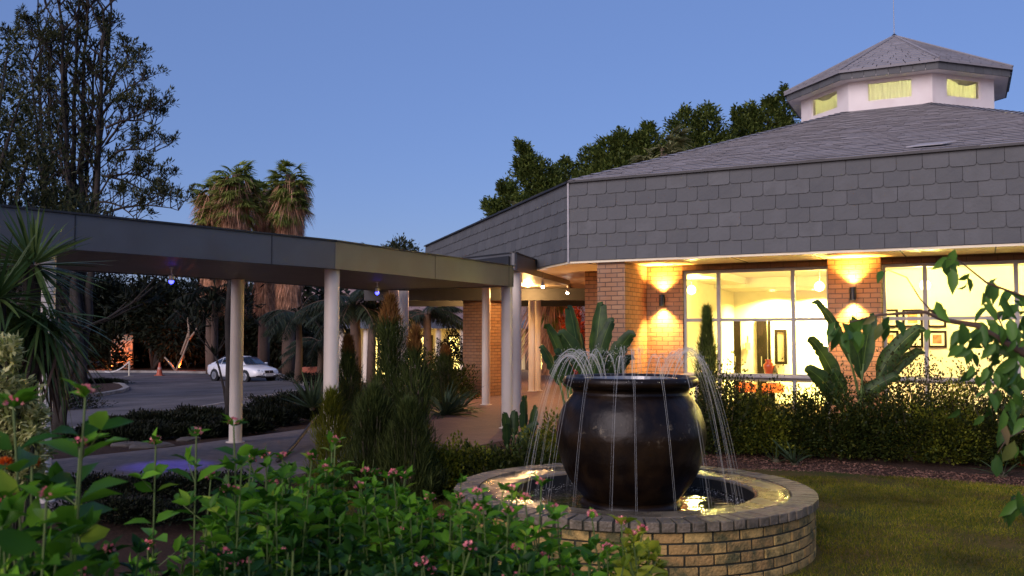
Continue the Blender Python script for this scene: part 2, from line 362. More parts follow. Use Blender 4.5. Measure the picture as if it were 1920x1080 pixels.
def paddlemat():
    m, n, l, b = base_mat('ribbed paddle leaf'); uv = n.new('ShaderNodeUVMap'); sx = n.new('ShaderNodeSeparateXYZ'); l.new(uv.outputs[0], sx.inputs[0])
    w = n.new('ShaderNodeTexWave'); w.wave_type = 'BANDS'; w.bands_direction = 'Y'; w.inputs['Scale'].default_value = 16; w.inputs['Distortion'].default_value = 1.2; l.new(uv.outputs[0], w.inputs['Vector'])
    g = n.new('ShaderNodeNewGeometry'); nz = n.new('ShaderNodeTexNoise'); nz.inputs['Scale'].default_value = 6; tc = n.new('ShaderNodeTexCoord'); l.new(tc.outputs['Object'], nz.inputs['Vector'])
    r = n.new('ShaderNodeValToRGB'); r.color_ramp.elements[0].position = .3; r.color_ramp.elements[1].position = .75; r.color_ramp.elements[0].color = (.014, .036, .012, 1); r.color_ramp.elements[1].color = (.05, .095, .022, 1); l.new(nz.outputs['Fac'], r.inputs[0])
    e = n.new('ShaderNodeValToRGB'); l.new(sx.outputs[0], e.inputs[0]); cr = e.color_ramp; cr.elements[0].position = 0; cr.elements[0].color = (.10, .055, .02, 1); cr.elements[1].position = 1; cr.elements[1].color = (.10, .055, .02, 1)
    for p, c in ((.03, (0, 0, 0, 1)), (.47, (0, 0, 0, 1)), (.5, (.10, .13, .03, 1)), (.53, (0, 0, 0, 1)), (.97, (0, 0, 0, 1))): q = cr.elements.new(p); q.color = c
    mx = n.new('ShaderNodeMixRGB'); mx.blend_type = 'ADD'; mx.inputs[0].default_value = 1; l.new(r.outputs[0], mx.inputs[1]); l.new(e.outputs[0], mx.inputs[2]); l.new(mx.outputs[0], b.inputs['Base Color'])
    b.inputs['Roughness'].default_value = .38; b.inputs['Specular IOR Level'].default_value = .3
    bp = n.new('ShaderNodeBump'); bp.inputs['Strength'].default_value = .22; bp.inputs['Distance'].default_value = .008; l.new(w.outputs['Fac'], bp.inputs['Height']); l.new(bp.outputs[0], b.inputs['Normal'])
    t = n.new('ShaderNodeBsdfTranslucent'); l.new(mx.outputs[0], t.inputs[0]); ms = n.new('ShaderNodeMixShader'); ms.inputs[0].default_value = .25; l.new(b.outputs[0], ms.inputs[1]); l.new(t.outputs[0], ms.inputs[2]); l.new(ms.outputs[0], n['Material Output'].inputs[0]); return m
M['f_paddle'] = paddlemat()
M['f_branch'] = leafmat('near leaves', (.035, .085, .02), (.09, .19, .03), .35, .35, c3=(.2, .12, .06))
M['f_agave'] = leafmat('strap leaves', (.04, .065, .03), (.08, .115, .05), .5, .2)
M['f_pale'] = leafmat('pale palm fronds', (.16, .18, .06), (.45, .42, .2), .6, .35)
M['f_lanty'] = leafmat('yellowing fresh leaves', (.10, .16, .01), (.42, .45, .04), .45, .4)
M['pink'] = leafmat('pink flowers', (.70, .13, .20), (.92, .38, .34), .6, .3)
M['orange'] = leafmat('orange petals', (.75, .14, .02), (.85, .22, .03), .6, .3)
M['grass'] = leafmat('grass blades', (.06, .12, .004), (.32, .26, .025), .7, .35, c3=(.42, .31, .09), pscale=1.1, plo=.3, phi=1.4)
# ================================================================== GROUND
def patch(name, A, B, nu, nv, dz, m, label=None, kind='structure', zf=None, cat=None):
    def samp(P, t):
        d = [0]
        for i in range(len(P)-1): d.append(d[-1]+math.hypot(P[i+1][0]-P[i][0], P[i+1][1]-P[i][1]))
        t = np.asarray(t)*d[-1]; return np.interp(t, d, [p[0] for p in P]), np.interp(t, d, [p[1] for p in P])
    u = np.linspace(0, 1, nu+1); ax, ay = samp(A, u); bx, by = samp(B, u); v = np.linspace(0, 1, nv+1)[:, None]
    X = ax*(1-v)+bx*v; Y = ay*(1-v)+by*v; Z = (gz(X, Y) if zf is None else zf(X, Y))+dz
    V = np.stack([X, Y, Z], -1).reshape(-1, 3); i = np.arange(nv)[:, None]*(nu+1)+np.arange(nu)[None]
    F = np.stack([i, i+1, i+nu+2, i+nu+1], -1).reshape(-1, 4)
    o = np_mesh(name, V, F, m, smooth=True); o['kind'] = kind
    if label: o['label'] = label
    if cat: o['category'] = cat
    if o.data.polygons[0].normal.z < 0: o.data.flip_normals()
    uvbox(o.data); return o
def nonlin(a, b, n, c, s):
    t = np.linspace(-1, 1, n); k = np.sinh(t*s)/math.sinh(s); return np.where(k < 0, c+(c-a)*k, c+(b-c)*k)
gx = nonlin(-500, 500, 260, -2, 5.2); gy = nonlin(-40, 900, 260, 9, 5.2)
GX, GY = np.meshgrid(gx, gy); GZ = gz(GX, GY)
V = np.stack([GX, GY, GZ], -1).reshape(-1, 3); ii = np.arange(259)[:, None]*260+np.arange(259)[None]
g = np_mesh('ground', V, np.stack([ii, ii+1, ii+261, ii+260], -1).reshape(-1, 4), M['soil'], smooth=True)
g['kind'] = 'structure'; g['label'] = 'red brown soil and mulch of the garden beds'
# lawn round the fountain: far edge follows the soil strip in front of the hedge
far = [gi(p, q)[:2] for p, q in ((560, 905), (700, 900), (800, 893), (900, 884), (1100, 878), (1300, 878), (1450, 881), (1560, 886), (1700, 896), (1800, 905), (1960, 918), (2150, 935))]
near = [(-2.2, .5), (-1.5, .3), (0, .3), (2, .3), (4, .3), (9, 1.5)]
patch('lawn', near, far, 60, 50, .012, M['lawn'], 'patchy green and straw coloured mown lawn round the fountain')
# asphalt drive
rn = [gi(p, q)[:2] for p, q in ((-260, 870), (60, 838), (160, 822), (250, 812), (340, 806), (430, 800), (500, 786), (560, 765), (612, 752))]
rf = [gi(p, q)[:2] for p, q in ((-420, 699), (-100, 699), (100, 699), (250, 699), (350, 700), (450, 702), (520, 704), (545, 712), (575, 724))]
patch('road', rn, rf, 60, 60, .02, M['asphalt'], 'grey asphalt drive beyond the covered walkway')
def strip(name, pts, w, h, m, dz=0, label=None, kind='structure'):
    pts = [Vector((p[0], p[1])) for p in pts]; vs = []; fs = []
    for i, p in enumerate(pts):
        t = (pts[min(i+1, len(pts)-1)]-pts[max(i-1, 0)]).normalized(); n = Vector((-t.y, t.x))*w/2
        z = gzf(p.x, p.y)+dz
        for q, zz in ((p+n, z-.1), (p+n*.95, z+h), (p-n*.95, z+h), (p-n, z-.1)): vs.append((q.x, q.y, zz))
    for i in range(len(pts)-1):
        for k in range(3): fs.append((i*4+k, i*4+k+1, i*4+k+5, i*4+k+4))
    b = MB(); b.add(vs, fs); o = b.build(name, m); o['kind'] = kind
    if label: o['label'] = label
    return o
def dense(pts, n=8):
    out = []
    for a, b in zip(pts[:-1], pts[1:]):
        for k in range(n): out.append((a[0]+(b[0]-a[0])*k/n, a[1]+(b[1]-a[1])*k/n))
    return out+[tuple(pts[-1][:2])]
strip('kerb', dense(rf), .28, .16, M['kerb'], label='pale concrete kerb along the far side of the drive')
cl = [gi(p, q) for p, q in ((130, 806), (188, 795), (300, 777), (380, 763), (440, 753), (500, 743), (570, 731))]
strip('drain_channel', dense(cl), .14, .012, M['kerb'], .022, 'thin pale drain channel crossing the near side of the drive')
nk = [gi(p, q) for p, q in ((200, 822), (300, 812), (400, 806), (450, 800), (520, 782), (570, 764), (612, 752))]
strip('kerb', dense(nk), .2, .06, M['kerb'], label='low concrete kerb between the walkway bed and the drive')
isl = [gi(p, q) for p, q in ((60, 752), (130, 750), (185, 744), (225, 737), (238, 731), (228, 724), (190, 719), (140, 716), (60, 713))]
strip('kerb', dense(isl, 5), .25, .15, M['kerb'], label='rounded concrete kerb of the planted island in the drive')
b = MB(); b.slab([(p[0], p[1]) for p in isl], gzf(isl[4].x, isl[4].y)-.3, gzf(isl[4].x, isl[4].y)+.1)
tag(b.build('island_soil', M['soil']), 'brown soil filling the kerbed island in the drive', None, kind='structure')
# walkway paving and plaza
def off(p, n, d): return (p[0]+n[0]*d, p[1]+n[1]*d)
def mitre(na, nb, d):
    # offset of the kink point P1 by d on both lines
    k = (na+nb)/(1+na.dot(nb)); return (P1.x+k.x*d, P1.y+k.y*d)
WW = 3.1
b = MB(); b.slab([off(P0, NA, -.3), mitre(NA, NB, -.3), off(P2, NB, -.3), off(P2, NB, WW+.2), mitre(NA, NB, WW+.2), off(P0, NA, WW+.2)], .0, .23)
tag(b.build('path', M['paver']), 'dark paved path under the covered walkway', kind='structure')
pz = [gp(*q, .234) for q in ((770, 838), (885, 838), (960, 822), (1090, 800), (1130, 752))]
pl = [p[:2] for p in pz]+[(3.4, 19.2), (8, 30), (3, 44), (-6, 44), (-3.5, 30)]+[tuple(gp(*q, .234)[:2]) for q in ((872, 749), (835, 757), (800, 768), (765, 785), (755, 810))]
b = MB(); b.slab(pl, .0, .234)
tag(b.build('pavement', M['paver_red']), 'red brick pavement leading from the walkway to the entrance', kind='structure')
# ================================================================== HOTEL BUILDING
D1 = Vector((.887, -.4617)); N1 = Vector((.4617, .887)); D2 = Vector((-.30, .954)); N2 = Vector((.954, .30))
CC = Vector((1.09, 17.2)); ZF0, ZF1 = 3.3, 4.79; LC = Vector((10.75, 25.1)); ZAP = 8.46
V1 = CC+D1*9.43; V2 = CC+D2*13.1
OCT = [V1, CC, V2, Vector((1.5, 38.5)), Vector((11, 41)), Vector((20.5, 34)), Vector((23, 24)), Vector((18.45, 15.7))]
hotel = thing('hotel_building', 'low brick hotel building with slate hung eaves and an octagonal roof lantern', 'building', (10.75, 25.1, .1))
def W(s, d=0, z=0):   # point on the front wall line: s along, d inwards
    p = CC+N1*(1.3+d)+D1*s; return Vector((p.x, p.y, z))
def wbox(mb, s0, s1, d0, d1, z0, z1):
    mb.slab([W(s0, d0)[:2], W(s1, d0)[:2], W(s1, d1)[:2], W(s0, d1)[:2]], z0, z1)
R1 = Matrix.Rotation(math.atan2(D1.y, D1.x), 4, 'Z').to_3x3()
# slate tiles as separate overlapping plates with clipped corners, one mesh for each face
def slates(A, Dv, length, z0, z1, rows, tw, name, outn, firstcol=None):
    mb = MB(); h = (z1-z0)/rows; Zv = Vector((0, 0, 1)); Dv = Vector((Dv.x, Dv.y, 0)); On = Vector((outn.x, outn.y, 0)); A = Vector((A[0], A[1], 0))
    for r in range(rows):
        zt_ = z1-r*h+.03; zb = z1-(r+1)*h
        if r == 0: zt_ = z1
        s = -(tw/2 if r % 2 else 0)+random.uniform(-.01, .01)
        while s < length:
            a = max(s+.004, 0); e = min(s+tw-.004, length); s += tw
            if e-a < .04: continue
            c = .04 if r < rows-1 else .0; c1 = c if a > .01 else 0; c2 = c if e < length-.01 else 0; j = random.uniform(-.005, .005)
            o0 = .020+random.uniform(0, .004); o1 = .006
            pts = [(a, zt_, o1), (a, zb+c1+j, o0), (a+c1*.35, zb+c1*.35+j, o0), (a+c1, zb+j, o0), (e-c2, zb+j, o0), (e-c2*.35, zb+c2*.35+j, o0), (e, zb+c2+j, o0), (e, zt_, o1)]
            fr = [A+Dv*p[0]+Zv*p[1]+On*p[2] for p in pts]; bk = [A+Dv*p[0]+Zv*p[1]+On*(p[2]-.012) for p in pts]; k = len(pts)
            mb.add(fr+bk, [tuple(range(k))]+[(i, k+i, k+(i+1) % k, (i+1) % k) for i in range(k)])
    return mb.build(name, M['slate'], hotel, uv=False)
slates(CC, D1, 9.43, ZF0, ZF1, 6, .385, 'slate_fascia', -N1)
slates(CC, D2, 13.1, ZF0, ZF1, 6, .385, 'slate_fascia', -N2)
slates(V1, Vector((.954, .30)), 9.4, ZF0, ZF1, 6, .385, 'slate_fascia', Vector((.3, -.954)))
# backing wall behind the slates, ring
mb = MB()
for i in range(len(OCT)):
    a, c = OCT[i], OCT[(i+1) % len(OCT)]; t = (c-a).normalized(); ctr = LC; n = Vector((-t.y, t.x)); n = n if n.dot(ctr-a) > 0 else -n
    mb.slab([a+n*.001, c+n*.001, c+n*.12, a+n*.12], ZF0, ZF1)
mb.build('fascia_board', M['slate_back'], hotel)
mb = MB(); cw = Vector((CC.x, CC.y, 0))-Vector((.01, .03, 0))
mb.slab([(CC.x-.038, CC.y-.015), (CC.x-.012, CC.y-.04), (CC.x+.0, CC.y-.03), (CC.x-.025, CC.y-.005)], ZF0-.03, ZF1+.0)
mb.build('corner_flashing', mat('dull zinc', (.42, .40, .40), .6), hotel)
# drip edge, dark line under the roof
mb = MB()
for a, c, on in ((CC, V1, -N1), (CC, V2, -N2), (V1, OCT[7], Vector((.3, -.954)))):
    on = Vector((on.x, on.y)); mb.slab([a-on*.05, c-on*.05, c+on*.06, a+on*.06], ZF1+.002, ZF1+.04)
mb.build('drip_edge', M['dark'], hotel)
# roof: rows of slates on the two faces one sees, plain planes elsewhere
AP3 = Vector((LC.x, LC.y, ZAP))
def roof_face(a, c, rows=52, tw=.3, seen=True):
    A = Vector((a.x, a.y, ZF1+.042)); B = Vector((c.x, c.y, ZF1+.042)); mb = MB()
    t = (B-A).normalized(); mid = (A+B)/2; up = (AP3-A)-t*((AP3-A).dot(t)); Lup = up.length; up.normalize(); nrm = t.cross(up); nrm = nrm if nrm.z > 0 else -nrm
    if not seen:
        mb.add([A, B, AP3], [(0, 1, 2)]); return mb.build('roof', M['roofslate'], hotel)
    mb.add([A-nrm*.03, B-nrm*.03, AP3-nrm*.03], [(0, 1, 2)])
    LT = (B-A).length; ax = (AP3-A).dot(t); h = Lup/rows
    for r in range(rows):
        y0 = r*h; y1 = y0+h*1.25
        if y1 > Lup*.86: break
        f = y0/Lup; s0 = ax*f; s1 = LT-(LT-ax)*f
        s = s0-random.uniform(0, tw)
        while s < s1:
            w = tw*random.uniform(.85, 1.15); p = max(s, s0); q = min(s+w-.004, s1); s += w
            if q-p < .02: continue
            lift = .02+random.uniform(0, .008); jj = random.uniform(-.008, .008) if r else 0
            v = [A+t*p+up*(y0+jj)+nrm*lift, A+t*q+up*(y0+jj)+nrm*lift, A+t*q+up*y1+nrm*.0, A+t*p+up*y1+nrm*.0]
            v += [A+t*p+up*(y0+jj)+nrm*(lift-.014), A+t*q+up*(y0+jj)+nrm*(lift-.014)]
            mb.add(v, [(0, 1, 2, 3), (4, 5, 1, 0)])
    return mb.build('roof', M['roofslate'], hotel, uv=False)
for i in range(len(OCT)):
    a, c = OCT[i], OCT[(i+1) % len(OCT)]; roof_face(a, c, seen=i in (0, 1, 7))
for a in (CC, V1):   # hip caps
    mb = MB(); p = Vector((a.x, a.y, ZF1+.05)); q = AP3+Vector((0, 0, .02)); t = (q-p).normalized(); sd_ = t.cross(Vector((0, 0, 1))).normalized()
    for k in range(36):
        f0, f1 = k/44, (k+1.1)/44; u0 = p.lerp(q, f0)+Vector((0, 0, .035)); u1 = p.lerp(q, f1)+Vector((0, 0, .015))
        mb.add([u0-sd_*.13-Vector((0, 0, .03)), u0, u0+sd_*.13-Vector((0, 0, .03)), u1-sd_*.13-Vector((0, 0, .03)), u1, u1+sd_*.13-Vector((0, 0, .03))], [(0, 1, 4, 3), (1, 2, 5, 4)])
    mb.build('hip_cap', M['roofslate'], hotel, uv=False)
mb = MB()   # pale flashing sheet lying on the roof
fp = [Vector((x, y, 0)) for x, y in ((0, 0), (.55, 0), (.55, .22), (0, .22))]
_up = (AP3-Vector((CC.x, CC.y, ZF1))); _up = (_up-Vector((D1.x, D1.y, 0))*_up.dot(Vector((D1.x, D1.y, 0)))).normalized()
fo = Vector((CC.x, CC.y, ZF1+.09))+Vector((D1.x, D1.y, 0))*5.9+_up*.3
q_ = [fo+Vector((D1.x, D1.y, 0))*(p.x+.25*p.y/.28)+_up*p.y for p in fp]
mb.add(q_+[v+Vector((0, 0, .012)) for v in q_], [(3, 2, 1, 0), (4, 5, 6, 7), (0, 1, 5, 4), (1, 2, 6, 5), (2, 3, 7, 6), (3, 0, 4, 7)])
mb.build('roof_flashing', mat('dull lead sheet', (.36, .34, .34), .65), hotel)
# soffit under the eaves
mb = MB()
def inset(poly, d):
    out = []; n = len(poly)
    for i in range(n):
        a, b_, c = poly[i-1], poly[i], poly[(i+1) % n]; t1 = (b_-a).normalized(); t2 = (c-b_).normalized()
        n1 = Vector((-t1.y, t1.x)); n2 = Vector((-t2.y, t2.x))
        if n1.dot(LC-b_) < 0: n1 = -n1
        if n2.dot(LC-b_) < 0: n2 = -n2
        k = (n1+n2)/(1+n1.dot(n2)); out.append(b_+k*d)
    return out
IN = inset(OCT, 1.3)
mb.slab(OCT, ZF0-.045, ZF0-.003)
mb.build('soffit', M['eave'], hotel)
for k in range(7): mb = MB(); wbox(mb, k*1.36+.35, k*1.36+.37, -1.28, -.02, ZF0-.051, ZF0-.04); mb.build('soffit_joint', M['dark'], hotel)
ZS = ZF0-.046
S = dict(l=1.089, w0=1.811, w1=4.523, p1=5.403, w2=8.11, e=8.9)
ZH, ZT, ZL = 3.14, 2.185, 1.14
for a_, c_ in ((S['l']+.003, S['w0']), (8.2, 8.95)): mb = MB(); wbox(mb, a_, c_, 0, .3, .0, ZS); mb.build('brick_wall', M['brick'], hotel)
mb = MB(); wbox(mb, .54, S['l'], -1.225, .3, .0, ZS); mb.build('brick_pier', M['brick'], hotel)
mb = MB(); wbox(mb, S['w1']+.003, S['p1']-.003, -.2, .3, .0, ZS); mb.build('brick_pier', M['brick'], hotel)
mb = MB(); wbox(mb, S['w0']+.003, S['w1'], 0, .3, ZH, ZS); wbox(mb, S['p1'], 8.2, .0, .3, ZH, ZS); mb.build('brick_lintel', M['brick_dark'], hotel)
# wall of the next face, mostly under the canopy
def W2(s, d=0): return CC+N2*(1.3+d)+D2*s
mb = MB(); mb.slab([(1.95, 19.9), (3.45, 37), (3.8, 37), (2.3, 19.9)], 0, ZS); mb.build('side_wall', M['brick'], hotel)
mb = MB(); q0 = at(1110, 600, 19.2); o2 = Vector((q0.x, q0.y)); mb.slab([o2-N1*.0-D1*.16, o2+D1*.17, o2+D1*.17+N1*1.0, o2-D1*.16+N1*1.0], 0, ZS); mb.build('brick_pier', M['brick'], hotel)
# windows
def window(s0, s1, mulls):
    fr = MB(); t = .05; d0, d1 = .06, .13
    for z0, z1 in ((ZH-.06, ZH-.002), (ZT-.03, ZT+.03), (ZL-.07, ZL+.04), (.12, .2)): wbox(fr, s0+.055, s1-.055, d0+.002, d1-.002, z0, z1)
    for s in (s0+.03, s1-.03): wbox(fr, s-.026, s+.026, d0, d1, .12, ZH-.002)
    for s in mulls: wbox(fr, s-.035, s+.035, d0-.006, d1+.004, .12, ZH-.003)
    f = fr.build('window', M['alu'], hotel, bevel=.004)
    g = MB(); g.quad(W(s0+.03, .095, .15), W(s1-.03, .095, .15), W(s1-.03, .095, ZH-.03), W(s0+.03, .095, ZH-.03)); g.build('pane', M['glass'], f)
    s = MB(); wbox(s, s0, s1, -.03, .055, ZL-.03, ZL+.015); s.build('sill', M['alu'], f, bevel=.004)
window(S['w0'], S['w1'], [2.496, 3.872]); window(S['p1'], 8.2, [6.083, 7.46])
# interior room
mb = MB()
wbox(mb, -.2, 9.5, .31, 7.6, .02, .12); mb.build('floor', mat('interior floor', (.45, .33, .22), .3), hotel)
mb = MB(); wbox(mb, 1.0, 9.5, 6.6, 6.8, .12, 3.7); wbox(mb, 1.0, 1.2, .32, 6.58, .12, 3.7); wbox(mb, 9.3, 9.5, .32, 6.58, .12, 3.7)
PW = (1636-960)/FPX; _o = W(0, 3.2); PW = (PW*_o.y-_o.x)/(D1.x-PW*D1.y)
wbox(mb, PW, 9.29, 3.2, 3.35, .12, 3.7)
mb.build('inner_wall', M['inwall'], hotel)
mb = MB(); wbox(mb, 1.21, 9.29, .32, 6.58, 3.66, 3.76); mb.build('ceiling', M['inwall'], hotel)
mb = MB(); wbox(mb, 1.21, 5.59, 4.6, 6.58, 3.02, 3.62); wbox(mb, 3.6, 9.28, .35, 1.2, 3.15, 3.6); wbox(mb, 1.21, 2.0, .5, 4.5, 3.1, 3.6); mb.build('bulkhead', M['inwall'], hotel)
mb = MB()
def wallS(px, Yline_d):   # s coordinate seen at px on the plane d metres inside the front wall
    r = (px-960)/FPX; o = W(0, Yline_d); return (r*o.y-o.x)/(D1.x-r*D1.y)
DW = 6.55
for a, c in ((1350, 1358), (1369, 1388), (1419, 1437)):
    mb = MB(); wbox(mb, wallS(a, DW), wallS(c, DW), DW-.06, DW+.04, .12, 2.33); d = mb.build('door', M['wood_dark'], hotel, bevel=.01)  # near-black panels: darkness of the recessed openings put into the colour
    hb = MB(); hb.tube([W(wallS(c, DW)-.12, DW-.1, 1.1), W(wallS(c, DW)-.12, DW-.1, 1.35)], .012, 6); hb.build('handle', M['steel'], d)
mb = MB(); wbox(mb, wallS(1440, DW), wallS(1444, DW), DW-.05, DW+.04, .12, 2.28); mb.build('door_frame', M['wood_dark'], hotel)
# downlights and interior light
WARM = (1.0, .85, .23)
def downlight(s, d, z, e, label, col=WARM, spot=True, size=.16):
    t = thing('ceiling_downlight', label, 'ceiling light', W(s, d, z), group='ceiling lights inside the hotel')
    b_ = MB(); b_.lathe([(.07, 0), (.095, 0), (.095, -.012), (.07, -.012)], W(s, d, z), 16, close=True); b_.build('rim', M['steel'], t)
    b_ = MB(); b_.lathe([(.0, -.004), (.068, -.004)], W(s, d, z), 16); b_.build('lamp', emit('lamp glow', col, 12), t)
    l_ = bpy.data.lights.new('downlight', 'AREA'); l_.shape = 'DISK'; l_.size = size; l_.energy = 3.2*e*LS; l_.color = col; l_.spread = math.radians(150 if spot else 175)
    o_ = bpy.data.objects.new('downlight', l_); link(o_, t); o_.location = (0, 0, -.02)
def room_fill(s, d, z, e, label):  # globes added to brighten walls and soffit, not known lamps of the rooms
    t = thing('fill_globe', label, 'ceiling light', W(s, d, z), group='added fill globes in the hotel rooms')
    b_ = MB(); b_.tube([W(s, d, 3.64), W(s, d, z+.1)], .008, 6); b_.build('cord', M['steel'], t)
    b_ = MB(); b_.lathe([(.0, -.1), (.07, -.07), (.1, 0), (.07, .07), (.02, .1)], W(s, d, z), 16); b_.build('globe', emit('fill globe glow', WARM, 8), t, smooth=True)
    l_ = bpy.data.lights.new('room_fill_light', 'POINT'); l_.energy = 0.95*e*LS; l_.color = WARM; l_.shadow_soft_size = .12
    o_ = bpy.data.objects.new('room_fill_light', l_); link(o_, t)
room_fill(6.0, 1.75, 2.84, 400, 'added fill globe before the framed pictures in the right room'); room_fill(8.3, 1.75, 2.84, 400, 'added fill globe just inside the right window'); room_fill(1.55, 1.5, 2.84, 260, 'added fill globe inside the left end of the left window')
room_fill(3.0, 4.2, 3.42, 300, 'added fill globe high in the middle of the left room'); room_fill(4.15, 1.3, 2.84, 60, 'added fill globe behind the right pane of the left window')
for k, (s, d, z, e) in enumerate(((2.3, 6.0, 3.0, 60), (3.3, 6.0, 3.0, 60), (4.3, 6.0, 3.0, 70), (5.2, 6.0, 3.0, 70), (2.6, 2.6, 3.64, 190), (4.4, 2.8, 3.64, 190), (6.6, 2.6, 3.64, 460), (8.0, 2.6, 3.64, 460), (6.2, 1.9, 3.64, 320), (7.4, 1.9, 3.64, 320))):
    where = ['left doors', 'middle door', 'narrow wall sconce', 'hanging mirror'][k] if k < 4 else ['round tables', 'red vase', 'framed pictures', 'plain wall right of the pictures', 'gap before the pictures', 'right end of the gallery room'][k-4]
    downlight(s, d, z, e, 'small round recessed ceiling light above the '+where)
# pictures on the wall behind the second window
def picture(px0, py0, px1, py1, d, inner, label, art=None, cat='picture'):
    s0, s1 = wallS(px0, d), wallS(px1, d); o = W((s0+s1)/2, d); z0 = at((px0+px1)/2, py1, o.y).z; z1 = at((px0+px1)/2, py0, o.y).z
    t = thing('framed_picture', label, cat, W((s0+s1)/2, d, (z0+z1)/2), group='framed pictures inside the hotel')
    b_ = MB(); w = .045
    wbox(b_, s0, s1, d-.04, d-.002, z0, z0+w); wbox(b_, s0, s1, d-.04, d-.002, z1-w, z1); wbox(b_, s0, s0+w, d-.04, d-.002, z0+w, z1-w); wbox(b_, s1-w, s1, d-.04, d-.002, z0+w, z1-w)
    b_.build('frame', M['wood_dark'], t)
    b_ = MB(); wbox(b_, s0+w, s1-w, d-.02, d-.004, z0+w, z1-w); b_.build('mount', M['white'], t)
    if inner:
        cx, cz = (s0+s1)/2, (z0+z1)/2; hw, hh = (s1-s0)*.24, (z1-z0)*.26
        b_ = MB(); wbox(b_, cx-hw, cx+hw, d-.026, d-.021, cz-hh, cz+hh); b_.build('print', inner, t)
ochre = mat('ochre print', (.5, .26, .1), .7, var=.4, scale=12); umber = mat('umber print', (.3, .12, .06), .7, var=.5, scale=12); pale = mat('pale print', (.6, .6, .5), .7, var=.2, scale=14)
PD = 3.19
picture(1692, 580, 1730, 614, PD, ochre, 'upper middle framed picture with a small ochre print behind the right window')
picture(1738, 580, 1774, 614, PD, pale, 'upper right framed picture with a pale print behind the right window')
picture(1692, 620, 1730, 652, PD, pale, 'lower middle framed picture with a pale print behind the right window')
picture(1738, 620, 1774, 652, PD, umber, 'lower right framed picture with a brown print behind the right window')
picture(1648, 620, 1684, 652, PD, ochre, 'lower left framed picture with an ochre print beside the brick pier')
picture(1648, 580, 1684, 614, PD, pale, 'upper left framed picture with a pale print beside the brick pier')
# tall mirror on the back wall
s0, s1 = wallS(1452, DW), wallS(1475, DW); Ym = W((s0+s1)/2, DW).y; z0, z1 = at(1460, 683, Ym).z, at(1460, 618, Ym).z
t = thing('hanging_mirror', 'tall dark framed mirror on the back wall seen through the left window', 'mirror', W((s0+s1)/2, DW, z0))
b_ = MB(); w = .07
wbox(b_, s0, s0+w, DW-.06, DW-.002, z0, z1); wbox(b_, s1-w, s1, DW-.06, DW-.002, z0, z1); wbox(b_, s0+w, s1-w, DW-.06, DW-.002, z1-w, z1); wbox(b_, s0+w, s1-w, DW-.06, DW-.002, z0, z0+w); b_.build('frame', M['wood_dark'], t)
b_ = MB(); wbox(b_, s0+w, s1-w, DW-.03, DW-.005, z0+w, z1-w); b_.build('mirror_glass', mat('mirror glass', (.75, .72, .62), .08, metal=.9), t)
# wall sconce by the doors
p = W(wallS(1402, DW), DW-.05, 0); z0, z1 = at(1402, 655, p.y).z, at(1402, 630, p.y).z
t = thing('narrow_sconce', 'narrow metal wall sconce between two dark doors inside the hotel', 'wall light', (p.x, p.y, z0))
b_ = MB(); b_.tube([(p.x, p.y, z0+.1), (p.x, p.y, z1)], .014, 6); b_.build('rod', M['wood_dark'], t); b_ = MB(); b_.box((p.x, p.y, z0+.08), (.11, .08, .18)); b_.build('lamp_shade', mat('olive glass shade', (.25, .24, .12), .3), t)
# ledge with vases
b_ = MB(); wbox(b_, 1.9, 4.5, .3, .75, 1.03, 1.10); t = thing('window_ledge_shelf', 'long white shelf just inside the left window holding two vases', 'shelf', W(3.2, .5, 1.03)); b_.build('shelf_board', M['white'], t)
b_ = MB(); wbox(b_, 1.95, 2.0, .32, .7, .12, 1.03); wbox(b_, 4.4, 4.45, .32, .7, .12, 1.03); b_.build('bracket', M['white'], t)
def vase(px, pyb, pyt, d, prof, m, label, name='vase'):
    s = wallS(px, d); q = W(s, d, 1.10); H_ = (pyb-pyt)*q.y/FPX
    b_ = MB(); b_.lathe([(r*H_, z*H_) for r, z in prof], q, 24); o = b_.build(name, m, smooth=True, uv=False); tag(o, label, 'vase'); return o
vase(1440, 696, 663, .5, [(.16, 0), (.17, .03), (.26, .35), (.31, .62), (.28, .74), (.17, .84), (.16, .9), (.21, .99), (.19, 1.0), (.13, .9)], mat('red glaze', (.5, .06, .02), .2, var=.3, coat=.5), 'tall red glazed vase on the shelf inside the left window')
vase(1452, 696, 673, .5, [(.1, 0), (.16, .05), (.21, .3), (.17, .55), (.07, .85), (.045, 1.0)], mat('olive glaze', (.22, .17, .04), .3, var=.3), 'small olive bottle vase beside the red vase')
for k, px in enumerate((1397, 1447)):
    q = W(wallS(px, 2.4), 2.4, .12); t = thing('round_table', ['round table under an orange cloth behind the left window, further left', 'round table under an orange cloth behind the left window, below the red vase'][k], 'table', q, group='orange covered tables in the hotel')
    b_ = MB(); b_.lathe([(.0, .76), (.20, .76), (.22, .74), (.23, .60), (.24, .58)], q, 28); b_.build('tablecloth', mat('orange cloth', (.75, .16, .03), .7), t, smooth=True)
    b_ = MB(); b_.lathe([(.2, 0), (.19, .03), (.05, .06), (.04, .7)], q, 20); b_.build('pedestal', M['wood_dark'], t)
    b_ = MB(); b_.lathe([(.0, .775), (.1, .775), (.12, .79), (.13, .785), (.1, .762), (0, .762)], q, 16); b_.build('plate', M['white'], t)
